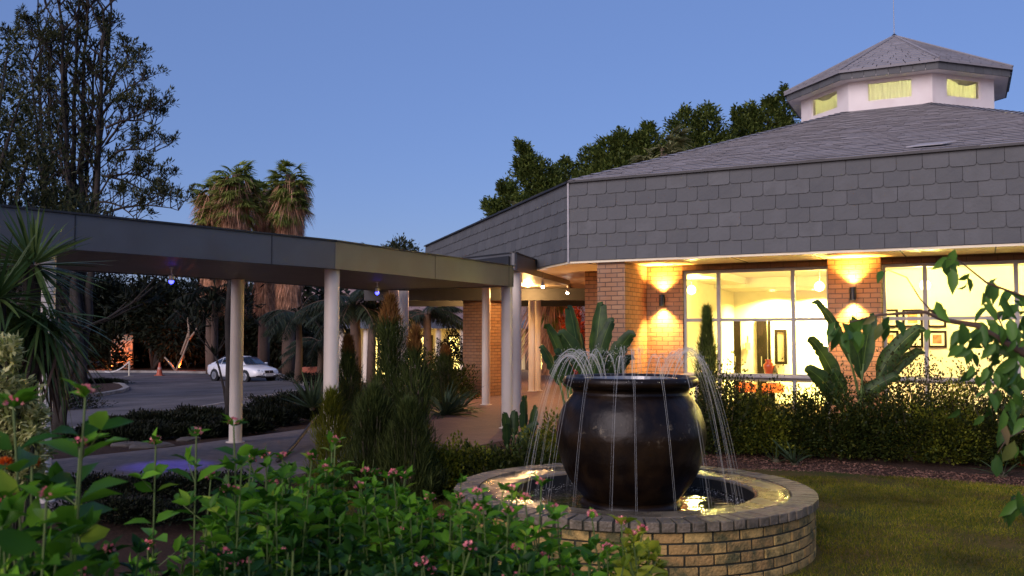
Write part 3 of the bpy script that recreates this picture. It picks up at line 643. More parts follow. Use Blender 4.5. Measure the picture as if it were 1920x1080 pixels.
# up and down wall lamps
ORG = (1.0, .50, .09)
def wall_lamp(s, d, z, label):
    q = W(s, d-.11, z); t = thing('wall_lamp', label, 'wall lamp', W(s, d, z), group='black up and down wall lamps')
    b_ = MB(); b_.lathe([(.05, -.11), (.055, -.11), (.055, .11), (.05, .11), (.05, .06), (.05, -.06)], q, 20, close=True); b_.build('lamp_body', M['black'], t)
    b_ = MB(); b_.box(W(s, d-.03, z), (.06, .06, .1), R1); b_.build('wall_bracket', M['black'], t)
    for sg in (1, -1):
        b_ = MB(); b_.lathe([(0, sg*.075), (.046, sg*.075)], q, 14); b_.build('bulb', emit('sconce bulb', (1, .8, .4), 60), t)
        l_ = bpy.data.lights.new('beam', 'SPOT'); l_.energy = 300*LS; l_.color = ORG if sg > 0 else (1, .54, .13); l_.spot_size = math.radians(112); l_.spot_blend = 1; l_.shadow_soft_size = .03
        o_ = bpy.data.objects.new('beam', l_); link(o_, t); v = q+Vector((0, 0, sg*.115)); o_.location = v-t.location; o_.rotation_euler = (PI if sg > 0 else 0, 0, 0)
wall_lamp(1.43, 0, 2.57, 'black cylinder wall lamp on the brick wall left of the left window')
wall_lamp(4.954, -.2, 2.62, 'black cylinder wall lamp on the brick pier between the two windows')
q = at(1140, 560, 19.6)
# ---- lantern on the roof
RW = 2.6; LROT = math.radians(26.5)
def lp(r, k, z):  # k: corner index
    a = LROT-math.radians(-67.5+45*k); return Vector((LC.x-r*math.sin(a), LC.y-r*math.cos(a), z))
ZW0, ZW1, ZE0, ZE1, ZTOP = 7.3, 8.56, 8.51, 8.68, 10.28; RE = 3.0
fr_all = []
for k in range(8):
    a, c = lp(RW, k, 0), lp(RW, k+1, 0); t_ = (c-a); Lw = t_.length; t_.normalize(); n_ = Vector((LC.x, LC.y, 0))-(a+c)/2; n_.normalize()
    wm = MB(); wc = Lw/2; ww = .55; z0w, z1w = 7.92, 8.43
    def pc(mb, s0, s1, z0, z1, d0=0, d1=.12): 
        P = [a+t_*s0+n_*d0, a+t_*s1+n_*d0, a+t_*s1+n_*d1, a+t_*s0+n_*d1]; mb.slab([p[:2] for p in P], z0, z1)
    pc(wm, 0, Lw, ZW0, z0w); pc(wm, 0, Lw, z1w, ZW1); pc(wm, 0, wc-ww, z0w, z1w); pc(wm, wc+ww, Lw, z0w, z1w)
    wm.build('lantern_wall', M['white'], hotel)
    f = MB(); pc(f, wc-ww, wc+ww, z0w, z0w+.035, .02, .07); pc(f, wc-ww, wc+ww, z1w-.035, z1w, .02, .07); pc(f, wc-ww, wc-ww+.035, z0w+.035, z1w-.035, .02, .07); pc(f, wc+ww-.035, wc+ww, z0w+.035, z1w-.035, .02, .07)
    fo_ = f.build('lantern_window', M['white'], hotel)
    gl = MB(); gl.quad(*[a+t_*s+n_*.045+Vector((0, 0, z)) for s, z in ((wc-ww+.03, z0w+.03), (wc+ww-.03, z0w+.03), (wc+ww-.03, z1w-.03), (wc-ww+.03, z1w-.03))]); gl.build('pane', M['glass'], fo_)
    # gathered blind behind the glass
    cu = MB(); nn = 36; vs = []
    for j in range(nn+1):
        s = wc-ww+.02+(2*ww-.04)*j/nn; dd = .13+.02*math.sin(j*1.9)+.012*math.sin(j*.7+k)
        top = z1w+.02-(.16*abs(math.sin(j*.09+k*1.3)) if k in (0, 2) else .05*abs(math.sin(j*.35)))
        for z in (z0w-.02, top): v = a+t_*s+n_*dd; vs.append((v.x, v.y, z))
    cu.add(vs, [(2*j, 2*j+2, 2*j+3, 2*j+1) for j in range(nn)])
    if 'blind' not in M:
        m_, n__, l__, b__ = base_mat('thin blind'); b__.inputs['Base Color'].default_value = (.7, .7, .42, 1)
        tr = n__.new('ShaderNodeBsdfTranslucent'); tr.inputs[0].default_value = (.8, .82, .5, 1); mx_ = n__.new('ShaderNodeMixShader'); mx_.inputs[0].default_value = .75
        l__.new(b__.outputs[0], mx_.inputs[1]); l__.new(tr.outputs[0], mx_.inputs[2]); l__.new(mx_.outputs[0], n__['Material Output'].inputs[0]); M['blind'] = m_
    cu.build('blind', M['blind'], fo_, smooth=True)
mb = MB(); mb.slab([lp(RE-.01, k, 0)[:2] for k in range(8)], ZE0-.02, ZE0+.02); mb.build('lantern_soffit', M['white'], hotel)
for k in range(8):
    a, c = lp(RE, k, 0), lp(RE, k+1, 0); t_ = (c-a).normalized(); L_ = (c-a).length; n_ = Vector((LC.x, LC.y, 0))-(a+c)/2; n_.normalize()
    fb = MB(); nt_ = 8
    for j in range(nt_):
        s0, s1 = L_*j/nt_+.004, L_*(j+1)/nt_-.004; P = [a+t_*s0, a+t_*s1, a+t_*s1+n_*.03, a+t_*s0+n_*.03]; fb.slab([p[:2] for p in P], ZE0-.03, ZE1)
    fb.build('lantern_fascia', M['slate'], hotel, uv=False)
    e0, e1 = lp(RE+.07, k, ZE1+.02), lp(RE+.07, k+1, ZE1+.02); top = Vector((LC.x, LC.y, ZTOP)); rb = MB()
    rb.add([e0-Vector((0, 0, .05)), e1-Vector((0, 0, .05)), e1, e0], [(0, 1, 2, 3)])
    rb.cm = 0; RWS = 16
    up_ = ((e0+e1)/2); 
    for r in range(RWS):
        f0, f1 = r/RWS, min(1, (r+1.2)/RWS); a0, c0 = e0.lerp(top, f0), e1.lerp(top, f0); a1, c1 = e0.lerp(top, f1), e1.lerp(top, f1)
        w_ = (c0-a0).length; m_ = max(1, int(w_/.32)); ph = random.random()*.5
        for j in range(m_+1):
            g0, g1 = max(0, (j-ph)/m_), min(1, (j+1-ph)/m_)-.008
            if g1 <= g0: continue
            u0, u1, u2, u3 = a0.lerp(c0, g0), a0.lerp(c0, g1), a1.lerp(c1, g1), a1.lerp(c1, g0); Z = Vector((0, 0, .022))
            rb.add([u0+Z, u1+Z, u2, u3, u0, u1], [(0, 1, 2, 3), (4, 5, 1, 0)])
    rb.build('lantern_roof', M['roofslate'], hotel, uv=False)
mb = MB()
for k in range(8): mb.tube([lp(RE+.07, k, ZE1+.05), Vector((LC.x, LC.y, ZTOP+.02))], .035, 6)
mb.build('lantern_hip', M['roofslate'], hotel)
t = thing('antenna_mast', 'thin metal mast on the tip of the roof lantern', 'mast', (LC.x, LC.y, ZTOP)); mb = MB()
mb.tube([(LC.x, LC.y, ZTOP-.05), (LC.x, LC.y, ZTOP+1.4)], [.012, .006], 6); mb.build('mast_rod', M['alu'], t)
mb = MB(); mb.lathe([(.09, 0), (.07, .05), (.02, .1)], (LC.x, LC.y, ZTOP-.02), 12); mb.build('mast_foot', M['dark'], t)
l_ = bpy.data.lights.new('lantern_lamp', 'POINT'); l_.energy = 2600*LS; l_.color = (1, .9, .5); l_.shadow_soft_size = .3
o_ = bpy.data.objects.new('lantern_lamp', l_); link(o_, hotel); o_.location = Vector((LC.x, LC.y, 8.15))-hotel.location
# ================================================================== COVERED WALKWAY
walk = thing('covered_walkway', 'flat roofed covered walkway on cream round columns crossing the garden', 'walkway', (P1.x, P1.y, .23))
ZB0, ZB1 = 2.76, 3.12
near_l = [P0, P1, P2]; A0 = Vector(off(P0, NA, WW)); A1 = Vector(mitre(NA, NB, WW)); A2 = Vector(off(P2, NB, WW))
mb = MB(); mb.slab([off(P0, NA, .07), mitre(NA, NB, .07), mitre(NA, NB, WW-.07), off(P0, NA, WW-.07)], ZB0+.03, ZB1-.04); mb.slab([mitre(NA, NB, .07), off(P2, NB, .07), off(P2, NB, WW-.07), mitre(NA, NB, WW-.07)], ZB0+.031, ZB1-.041)
mb.build('roof', M['dark'], walk)
mb = MB()
for (o0, n0, o1) in ((P0, NA, 'A'), (P2, NB, 'B')):
    # soffit planks running along the walkway
    for k in range(12):
        d0 = .075+k*(WW-.15)/12; d1 = .075+(k+1)*(WW-.15)/12-.008
        mb.slab([off(o0, n0, d0), mitre(NA, NB, d0), mitre(NA, NB, d1), off(o0, n0, d1)], ZB0+.012, ZB0+.028)
mb.build('soffit', M['soffit'], walk)
def fas(name, a, c, n, z0, z1, par, th=.06, cap=True):
    q = MB(); q.slab([a, c, (c[0]+n[0]*th, c[1]+n[1]*th), (a[0]+n[0]*th, a[1]+n[1]*th)], z0, z1); o = q.build(name, M['beam'], par, bevel=.004)
    a_, c_ = Vector(a[:2]), Vector(c[:2]); L__ = (c_-a_).length; tt = (c_-a_).normalized()
    for k in range(1, int(L__/2.4)+1):
        q = MB(); p_ = a_+tt*min(k*2.4, L__-.05); q.slab([p_-tt*.006-n*.004, p_+tt*.006-n*.004, p_+tt*.006+n*.004, p_-tt*.006+n*.004], z0+.004, z1-.004); q.build('panel_joint', M['dark'], o)
    if cap:
        q = MB(); q.slab([(a[0]-n[0]*.02, a[1]-n[1]*.02), (c[0]-n[0]*.02, c[1]-n[1]*.02), (c[0]+n[0]*.1, c[1]+n[1]*.1), (a[0]+n[0]*.1, a[1]+n[1]*.1)], z1+.001, z1+.022); q.build('edge_capping', M['dark'], o)
    return o
fas('fascia', P0, P1-DA*.003, NA, ZB0, ZB1, walk); fas('fascia', P1+DB*.003, P2, NB, ZB0, ZB1, walk)
fas('fascia', A0, A1-DA*.003, -NA, ZB0, ZB1, walk); fas('fascia', A1+DB*.003, A2, -NB, ZB0, ZB1, walk)
fas('fascia', P2-DB*.0, A2, -DB, ZB0, ZB1-.03, walk, cap=False)
def column(px, Y, par, ztop=ZB0+.012, zb=.23, r=.1, pos=None):
    x, y = pos if pos else ((px-960)/FPX*Y, Y)
    q = MB(); q.lathe([(r, zb-.05), (r, ztop)], (x, y, 0), 24); o = q.build('column', M['cream'], par, smooth=False)
    me = o.data
    for p in me.polygons: p.use_smooth = len(p.vertices) == 4
    q = MB(); q.lathe([(r+.003, zb-.02), (r+.045, zb-.02), (r+.045, zb+.012), (r+.003, zb+.016)], (x, y, 0), 24, close=True); q.lathe([(r+.002, ztop-.03), (r+.02, ztop-.03), (r+.02, ztop-.004), (r+.002, ztop-.004)], (x, y, 0), 24, close=True) if False else None; q.build('base_plate', M['cream'], o, uv=False)
    return o
def on_near(px, Yv): return None
column(622, 12.05, walk)
column(83, 9.2, walk); c00 = P1-DA*7.5+NA*.16; column(0, 0, walk, pos=(c00.x, c00.y))
column(950.5, 16.35, walk)
column(445, 14.25, walk); cb = Vector(((445-960)/FPX*14.25, 14.25))-DA*3.75; column(0, 0, walk, pos=(cb.x, cb.y))
column(738, 17.55, walk); column(757, 17.95, walk)
# blue hanging spots
BLUE = (.10, .08, 1.0)
def hang_lamp(px, Y, ztop, col, e, label, emis=14, ln=.17, grp='small spotlights hanging under the walkway roofs', cone=50):
    x = (px-960)/FPX*Y; t = thing('hanging_spotlight', label, 'spotlight', (x, Y, ztop), group=grp)
    b_ = MB(); b_.tube([(x, Y, ztop), (x, Y, ztop-ln*.5)], .010, 8); b_.lathe([(.03, 0), (.03, -.008)], (x, Y, ztop), 12); b_.build('stem', M['steel'], t)
    b_ = MB(); b_.lathe([(.02, -ln*.5), (.034, -ln*.62), (.032, -ln), (.028, -ln), (.026, -ln*.7)], (x, Y, ztop), 14); b_.build('lamp_shade', M['steel'], t)
    b_ = MB(); b_.lathe([(0.0, -ln-.045), (.022, -ln-.035), (.034, -ln-.012), (.032, -ln+.004)], (x, Y, ztop), 12); b_.build('bulb', emit('spot bulb', (.04, .045, 1) if col is BLUE else col, 5 if col is BLUE else emis), t)
    l_ = bpy.data.lights.new('spot', 'SPOT'); l_.energy = e*LS; l_.color = col; l_.spot_size = math.radians(cone); l_.spot_blend = .9; l_.shadow_soft_size = .02
    o_ = bpy.data.objects.new('spot', l_); link(o_, t); o_.location = (0, 0, -ln-.06)
hang_lamp(320, 11.7, ZB0+.01, BLUE, 120, 'blue glowing spotlight under the left half of the walkway roof', 3.5, cone=34)
hang_lamp(707, 14.9, ZB0+.01, BLUE, 60, 'blue glowing spotlight under the right half of the walkway roof', 3.5, cone=34)
# ================================================================== ENTRANCE CANOPY
can = thing('entrance_canopy', 'flat grey entrance canopy joining the walkway to the hotel doors', 'canopy', (.5, 20, .23))
K0 = Vector((.05, 17.2)); KD = Vector((.25, .968)); KN = Vector((-.968, .25)); KE = K0+KD*5.6; KL = K0+Vector((-1.0, .0)).normalized()*0
LD = Vector((-.62, .785))     # left face of the canopy runs away to the left
KF = K0+LD*6.2
ZK0, ZK1 = 3.13, 3.46
fas('fascia', K0, KE, KN, ZK0, ZK1, can); fas('fascia', K0+LD*.004, KF, Vector((.785, .62)), ZK0, ZK1, can)
mb = MB(); mb.slab([K0+KN*.07+LD*.05, KE+KN*.07, Vector((2.6, 34)), Vector((-4.5, 30)), KF+Vector((.785, .62))*.07], ZK0+.02, ZK0+.06); mb.build('soffit', M['soffit'], can)
mb = MB(); mb.slab([K0+KN*.08+LD*.06, KE+KN*.08, Vector((2.5, 33.9)), Vector((-4.4, 29.9)), KF+Vector((.785, .62))*.08], ZK0+.08, ZK1-.05); mb.build('roof', M['dark'], can)
for y0 in (24.5, 29.5): mb = MB(); mb.slab([(-4, y0), (3.2, y0-.3), (3.2, y0), (-4, y0+.3)], ZK0-.30, ZK0+.015); mb.build('cross_beam', M['dark'], can)
column(968, 17.75, can, ztop=ZK0+.02); column(911.5, 21.8, can, ztop=ZK0+.02); column(997, 27, can, ztop=ZK0+.02); column(1008, 27.3, can, ztop=ZK0+.02)
for k, (px, Y, lab) in enumerate(((1018, 19.6, 'white spotlight nearest the hotel corner under the entrance canopy'), (1064, 22.5, 'white spotlight beside the brick corner pier under the entrance canopy'), (1014, 26, 'white spotlight deep under the entrance canopy'), (700+320, 31, 'farthest small white spotlight under the entrance canopy'))):
    hang_lamp(px, Y, ZK0+.02, (.95, .9, 1.0) if k != 1 else (1, .9, .75), 25 if k else 15, lab, 25, .2, cone=120)
# warm canopy lights (ceiling fittings) that light the soffits and the pier
def ceil_disc(x, y, z, e, label, col=(1, .55, .2), shown=True):
    t = thing('ceiling_lamp', label, 'ceiling light', (x, y, z), group='warm round ceiling lamps under the entrance roofs')
    b_ = MB(); b_.lathe([(.0, -.03), (.04, -.025), (.05, 0)], (x, y, z), 16); b_.build('globe', emit('warm globe', (1, .65, .25), 14), t)
    b_ = MB(); b_.lathe([(.07, 0), (.07, -.012), (.052, -.012), (.052, 0)], (x, y, z), 16, close=True); b_.build('rim', M['dark'], t)
    l_ = bpy.data.lights.new('globe_light', 'POINT'); l_.energy = e*LS; l_.color = col; l_.shadow_soft_size = .09
    o_ = bpy.data.objects.new('globe_light', l_); link(o_, t); o_.location = (0, 0, -.16)
q = at(855, 554, 27.5); ceil_disc(q.x, q.y, ZK0+.02, 110, 'warm round ceiling lamp left of the square brick pier')
ceil_disc(.4, 23.0, ZK0+.02, 150, 'warm round ceiling lamp between the brick pier and the hotel wall')
ceil_disc(1.2, 30.5, ZK0+.02, 120, 'warm round ceiling lamp at the inner end of the entrance canopy')
# square brick pier under the canopy
pr = thing('brick_pillar', 'square reddish brick pillar behind the cream columns under the canopy', 'pillar', (-.9, 25, .23))
e = Vector(((905-960)/FPX*24.6, 24.6)); da = Vector((-.72, .694)); db = Vector((.694, .72))
mb = MB(); mb.slab([e, e+da*.78, e+da*.78+db*.75, e+db*.75], .2, ZK0+.02); mb.build('shaft', M['brick'], pr)
# ================================================================== FOUNTAIN
FC = Vector((1.11, 8.48)); FR = 1.64; ZT_ = .50
basin = thing('fountain_basin', 'round low fountain basin of weathered yellow brick with a wet cement rim', 'fountain', (FC.x, FC.y, 0))
def arcblock(mb, r0, r1, a0, a1, z0, z1, n=3, j=0):
    vs = []; 
    for i in range(n+1):
        a = a0+(a1-a0)*i/n; ca, sa = math.cos(a), math.sin(a)
        for r, z in ((r0, z0), (r1+j, z0), (r1+j, z1), (r0, z1)): vs.append((FC.x+r*ca, FC.y+r*sa, z))
    fs = [(0, 1, 2, 3), (n*4+3, n*4+2, n*4+1, n*4)]
    for i in range(n):
        for k in range(4): fs.append((i*4+k, (i+1)*4+k, (i+1)*4+(k+1) % 4, i*4+(k+1) % 4))
    mb.add(vs, fs)
M['b_yellow'] = islandmat('weathered yellow brick', (.38, .22, .075), (.56, .37, .12), .85, .8, 45, (.10, .09, .035), 6.5)
M['b_cope'] = islandmat('dark coping brick', (.15, .12, .085), (.24, .19, .13), .5, .7, 40, (.09, .075, .05), 5)
M['joint'] = mat('dark mossy joint', (.035, .035, .022), .95, bump=.6)
mb = MB(); CH = .085; NB_ = 43
for r in range(5):
    z1 = ZT_-.088-r*CH; z0 = z1-.070; ph = (r % 2)*.5+random.uniform(-.05, .05)
    for k in range(NB_):
        w = 2*PI/NB_; a0 = (k+ph)*w; g_ = .017/FR; arcblock(mb, FR-.11, FR-.028, a0+g_*.5, a0+w-g_*.5, z0, z1, 3, random.uniform(-.004, .004))
mb.build('brick_wall', M['b_yellow'], basin, bevel=.005, uv=False)
mb = MB(); NC = 88
for k in range(NC):
    w = 2*PI/NC; a0 = k*w; g_ = .018/FR; arcblock(mb, FR-.225, FR, a0+g_*.5, a0+w-g_*.5, ZT_-.075, ZT_+random.uniform(-.004, .003), 2, random.uniform(-.005, .004))
mb.build('brick_coping', M['b_cope'], basin, bevel=.006, uv=False)
mb = MB(); mb.lathe([(FR-.2, -.3), (FR-.040, -.3), (FR-.040, ZT_-.082), (FR-.016, ZT_-.082), (FR-.016, ZT_-.012), (FR-.22, ZT_-.012)], (FC.x, FC.y, 0), 96); mb.build('mortar', M['joint'], basin, smooth=False, uv=False)
m_, n_, l_, b_ = base_mat('wet cement')
tc = n_.new('ShaderNodeTexCoord'); nz = n_.new('ShaderNodeTexNoise'); nz.inputs['Scale'].default_value = 2.6; nz.inputs['Detail'].default_value = 8; l_.new(tc.outputs['Object'], nz.inputs['Vector'])
cr = n_.new('ShaderNodeValToRGB'); cr.color_ramp.elements[0].position = .35; cr.color_ramp.elements[1].position = .65; cr.color_ramp.elements[0].color = (.10, .08, .055, 1); cr.color_ramp.elements[1].color = (.24, .19, .12, 1)
l_.new(nz.outputs['Fac'], cr.inputs[0]); l_.new(cr.outputs[0], b_.inputs['Base Color'])
mr = n_.new('ShaderNodeMapRange'); mr.inputs[1].default_value = .35; mr.inputs[2].default_value = .65; mr.inputs[3].default_value = .12; mr.inputs[4].default_value = .42; l_.new(nz.outputs['Fac'], mr.inputs[0]); l_.new(mr.outputs[0], b_.inputs['Roughness'])
nb = n_.new('ShaderNodeTexNoise'); nb.inputs['Scale'].default_value = 14; nb.inputs['Detail'].default_value = 8; l_.new(tc.outputs['Object'], nb.inputs['Vector']); bp = n_.new('ShaderNodeBump'); bp.inputs['Strength'].default_value = .45; bp.inputs['Distance'].default_value = .02; l_.new(nb.outputs['Fac'], bp.inputs['Height']); l_.new(bp.outputs[0], b_.inputs['Normal'])
M['wet'] = m_
RH_ = 1.1
mb = MB(); mb.lathe([(RH_-.005, .1), (RH_, ZT_-.03), (RH_+.012, ZT_-.018), (RH_+.04, ZT_-.014), (RH_+.2, ZT_-.022), (FR-.232, ZT_-.010), (FR-.232, .1)], (FC.x, FC.y, 0), 96); mb.build('cement_rim', M['wet'], basin, smooth=True, uv=False)
mb = MB(); mb.lathe([(RH_, .1), (RH_, .105), (0, .105)], (FC.x, FC.y, 0), 64); mb.lathe([(RH_-.004, .1), (RH_-.004, ZT_-.04)], (FC.x, FC.y, 0), 64); mb.build('pool_lining', mat('black pool lining', (.02, .018, .016), .35), basin, smooth=True, uv=False)
m_, n_, l_, b_ = base_mat('pool water'); b_.inputs['Base Color'].default_value = (.02, .016, .012, 1); b_.inputs['Roughness'].default_value = .04; b_.inputs['Specular IOR Level'].default_value = .8
tc = n_.new('ShaderNodeTexCoord'); nb = n_.new('ShaderNodeTexNoise'); nb.inputs['Scale'].default_value = 9; nb.inputs['Detail'].default_value = 3; l_.new(tc.outputs['Object'], nb.inputs['Vector']); bp = n_.new('ShaderNodeBump'); bp.inputs['Strength'].default_value = .35; bp.inputs['Distance'].default_value = .02; l_.new(nb.outputs['Fac'], bp.inputs['Height']); l_.new(bp.outputs[0], b_.inputs['Normal'])
M['water'] = m_
mb = MB(); mb.lathe([(RH_-.006, .36), (0, .36)], (FC.x, FC.y, 0), 64); tag(mb.build('water', m_, smooth=True, uv=False), 'dark rippled water in the round fountain basin', kind='structure')
# big dark jar
PC = (1.10, 8.47, 0)
m_, n_, l_, b_ = base_mat('dark wet glaze'); tc = n_.new('ShaderNodeTexCoord')
nz = n_.new('ShaderNodeTexNoise'); nz.inputs['Scale'].default_value = 5; nz.inputs['Detail'].default_value = 9; l_.new(tc.outputs['Object'], nz.inputs['Vector'])
cr = n_.new('ShaderNodeValToRGB'); cr.color_ramp.elements[0].position = .4; cr.color_ramp.elements[1].position = .72; cr.color_ramp.elements[0].color = (.005, .0025, .0015, 1); cr.color_ramp.elements[1].color = (.022, .012, .005, 1); l_.new(nz.outputs['Fac'], cr.inputs[0])
# pale lime scale spots in a band round the shoulder
sx = n_.new('ShaderNodeSeparateXYZ'); l_.new(tc.outputs['Object'], sx.inputs[0]); n2 = n_.new('ShaderNodeTexNoise'); n2.inputs['Scale'].default_value = 11; n2.inputs['Detail'].default_value = 10; n2.inputs['Roughness'].default_value = .7; l_.new(tc.outputs['Object'], n2.inputs['Vector'])
c2 = n_.new('ShaderNodeValToRGB'); c2.color_ramp.elements[0].position = .58; c2.color_ramp.elements[1].position = .68; l_.new(n2.outputs['Fac'], c2.inputs[0])
band = n_.new('ShaderNodeValToRGB'); mrz = n_.new('ShaderNodeMapRange'); mrz.inputs[1].default_value = .3; mrz.inputs[2].default_value = 1.0; l_.new(sx.outputs[2], mrz.inputs[0]); l_.new(mrz.outputs[0], band.inputs[0])
band.color_ramp.elements[0].position = .42; band.color_ramp.elements[0].color = (0, 0, 0, 1); band.color_ramp.elements[1].position = .62; band.color_ramp.elements[1].color = (1, 1, 1, 1); e_ = band.color_ramp.elements.new(.85); e_.color = (0, 0, 0, 1)
mm = n_.new('ShaderNodeMath'); mm.operation = 'MULTIPLY'; l_.new(c2.outputs[0], mm.inputs[0]); l_.new(band.outputs[0], mm.inputs[1])
mx = n_.new('ShaderNodeMixRGB'); l_.new(mm.outputs[0], mx.inputs[0]); l_.new(cr.outputs[0], mx.inputs[1]); mx.inputs[2].default_value = (.16, .13, .085, 1); l_.new(mx.outputs[0], b_.inputs['Base Color'])
b_.inputs['Roughness'].default_value = .34; b_.inputs['Specular IOR Level'].default_value = .26
nb = n_.new('ShaderNodeTexNoise'); nb.inputs['Scale'].default_value = 8; nb.inputs['Detail'].default_value = 8; l_.new(tc.outputs['Object'], nb.inputs['Vector']); bp = n_.new('ShaderNodeBump'); bp.inputs['Strength'].default_value = .3; bp.inputs['Distance'].default_value = .03; l_.new(nb.outputs['Fac'], bp.inputs['Height']); l_.new(bp.outputs[0], b_.inputs['Normal'])
M['jar'] = m_
def smooth_prof(P, n=6):
    out = []
    for i in range(len(P)-1):
        p0, p1, p2, p3 = P[max(i-1, 0)], P[i], P[i+1], P[min(i+2, len(P)-1)]
        for k in range(n):
            t = k/n; out.append(tuple(.5*((2*p1[j])+(-p0[j]+p2[j])*t+(2*p0[j]-5*p1[j]+4*p2[j]-p3[j])*t*t+(-p0[j]+3*p1[j]-3*p2[j]+p3[j])*t**3) for j in (0, 1)))
    return out+[P[-1]]
jar = thing('fountain_jar', 'huge dark brown glazed jar with a flared lip standing in the fountain', 'jar', (PC[0], PC[1], .33))
mb = MB(); prof = smooth_prof([(.43, .40), (.50, .48), (.585, .60), (.65, .76), (.688, .95), (.68, 1.08), (.635, 1.22), (.565, 1.325), (.535, 1.37), (.542, 1.405), (.585, 1.425), (.615, 1.445), (.624, 1.472), (.617, 1.502), (.592, 1.518), (.55, 1.505), (.51, 1.46), (.50, 1.40), (.52, 1.33)])
mb.lathe(prof, PC, 72); mb.build('jar_body', M['jar'], jar, smooth=True, uv=False)
mb = MB(); mb.lathe(smooth_prof([(.46, .30), (.475, .33), (.47, .37), (.44, .40), (.42, .405)], 3), PC, 64); mb.build('jar_foot', M['jar'], jar, smooth=True, uv=False)
mb = MB(); mb.lathe([(.51, 1.475), (0, 1.475)], PC, 40); mb.build('water_surface', M['water'], jar, smooth=True, uv=False)
mb = MB()
mb.lathe([(.40, 1.46), (.43, 1.46), (.43, 1.50), (.40, 1.50)], PC, 40, close=True)
mb.build('nozzle_ring', M['steel'], jar, uv=False)
m_, n_, l_, b_ = base_mat('falling water'); b_.inputs['Base Color'].default_value = (.9, .9, .86, 1); b_.inputs['Roughness'].default_value = .25
tr = n_.new('ShaderNodeBsdfTranslucent'); tr.inputs[0].default_value = (.9, .88, .82, 1); ms = n_.new('ShaderNodeMixShader'); ms.inputs[0].default_value = .55
tp = n_.new('ShaderNodeBsdfTransparent'); ms2 = n_.new('ShaderNodeMixShader'); ms2.inputs[0].default_value = .36
l_.new(b_.outputs[0], ms.inputs[1]); l_.new(tr.outputs[0], ms.inputs[2]); l_.new(tp.outputs[0], ms2.inputs[1]); l_.new(ms.outputs[0], ms2.inputs[2]); l_.new(ms2.outputs[0], n_['Material Output'].inputs[0])
M['jet'] = m_
NJ = 22
for k in range(NJ):
    a = 2*PI*(k+.35)/NJ+random.uniform(-.05, .05); ca, sa = math.cos(a), math.sin(a); ra = random.uniform(.54, .62); rl = random.uniform(.95, 1.05); za = random.uniform(1.70, 1.79)
    kk = (za-.36)/(rl-ra)**2; mb = MB(); r0 = ra-math.sqrt((za-1.49)/kk)
    for st in range(3):
        dr, dz, da = random.uniform(-.018, .018), random.uniform(-.02, .02), random.uniform(-.016, .016); pts = []; rad = []
        n = 26
        for i in range(n+1):
            r = r0+(rl-r0)*(i/n)**.85; z = za+dz*min(1, i/6)-kk*(r-ra)**2
            sp = (1+1.1*math.sin(min(1, i/n*1.5)*PI)); wa = a+da*sp
            r_ = r+dr*min(1, i/8); pts.append((PC[0]+r_*math.cos(wa), PC[1]+r_*math.sin(wa), max(z, .355)))
            f = i/n; rad.append((.0017+.0032*math.exp(-((f-.25)/.2)**2))*(1-.35*f)*(1 if st == 0 else .55))
        mb.tube(pts, rad, 5)
    # droplets shed round the crest
    for _ in range(90):
        r = random.gauss(ra+.01, .10); z = za-kk*(r-ra)**2*.8+random.gauss(0, .022); wa = a+random.gauss(0, .09); s_ = random.uniform(.0012, .003)
        c = Vector((PC[0]+r*math.cos(wa), PC[1]+r*math.sin(wa), max(z, 1.5))); mb.add([c+Vector(v)*s_ for v in ((1, 0, 0), (-1, 0, 0), (0, 1, 0), (0, -1, 0), (0, 0, 2.5), (0, 0, -2.5))], [(0, 2, 4), (2, 1, 4), (1, 3, 4), (3, 0, 4), (2, 0, 5), (1, 2, 5), (3, 1, 5), (0, 3, 5)])
    dpx = 960+FPX*(PC[0]+.9*ca)/(PC[1]+.9*sa)
    tag(mb.build('water_jet', M['jet'], smooth=True, uv=False), 'thin arching jet of water falling from the dark jar into the basin', 'water jet', 'water jets arching over the dark jar')
mb = MB()
for k in range(700):
    a = random.uniform(0, 2*PI); r = random.gauss(.98, .05); s_ = random.uniform(.002, .006); c = Vector((FC.x+min(r, 1.08)*math.cos(a), FC.y+min(r, 1.08)*math.sin(a), .362+abs(random.gauss(0, .015))))
    mb.add([c+Vector(v)*s_ for v in ((1, 0, 0), (-1, 0, 0), (0, 1, 0), (0, -1, 0), (0, 0, 1), (0, 0, -1))], [(0, 2, 4), (2, 1, 4), (1, 3, 4), (3, 0, 4), (2, 0, 5), (1, 2, 5), (3, 1, 5), (0, 3, 5)])
tag(mb.build('water_splash', M['jet'], smooth=True, uv=False), 'fine splash drops on the pool where the jets land', 'splash', kind='stuff')
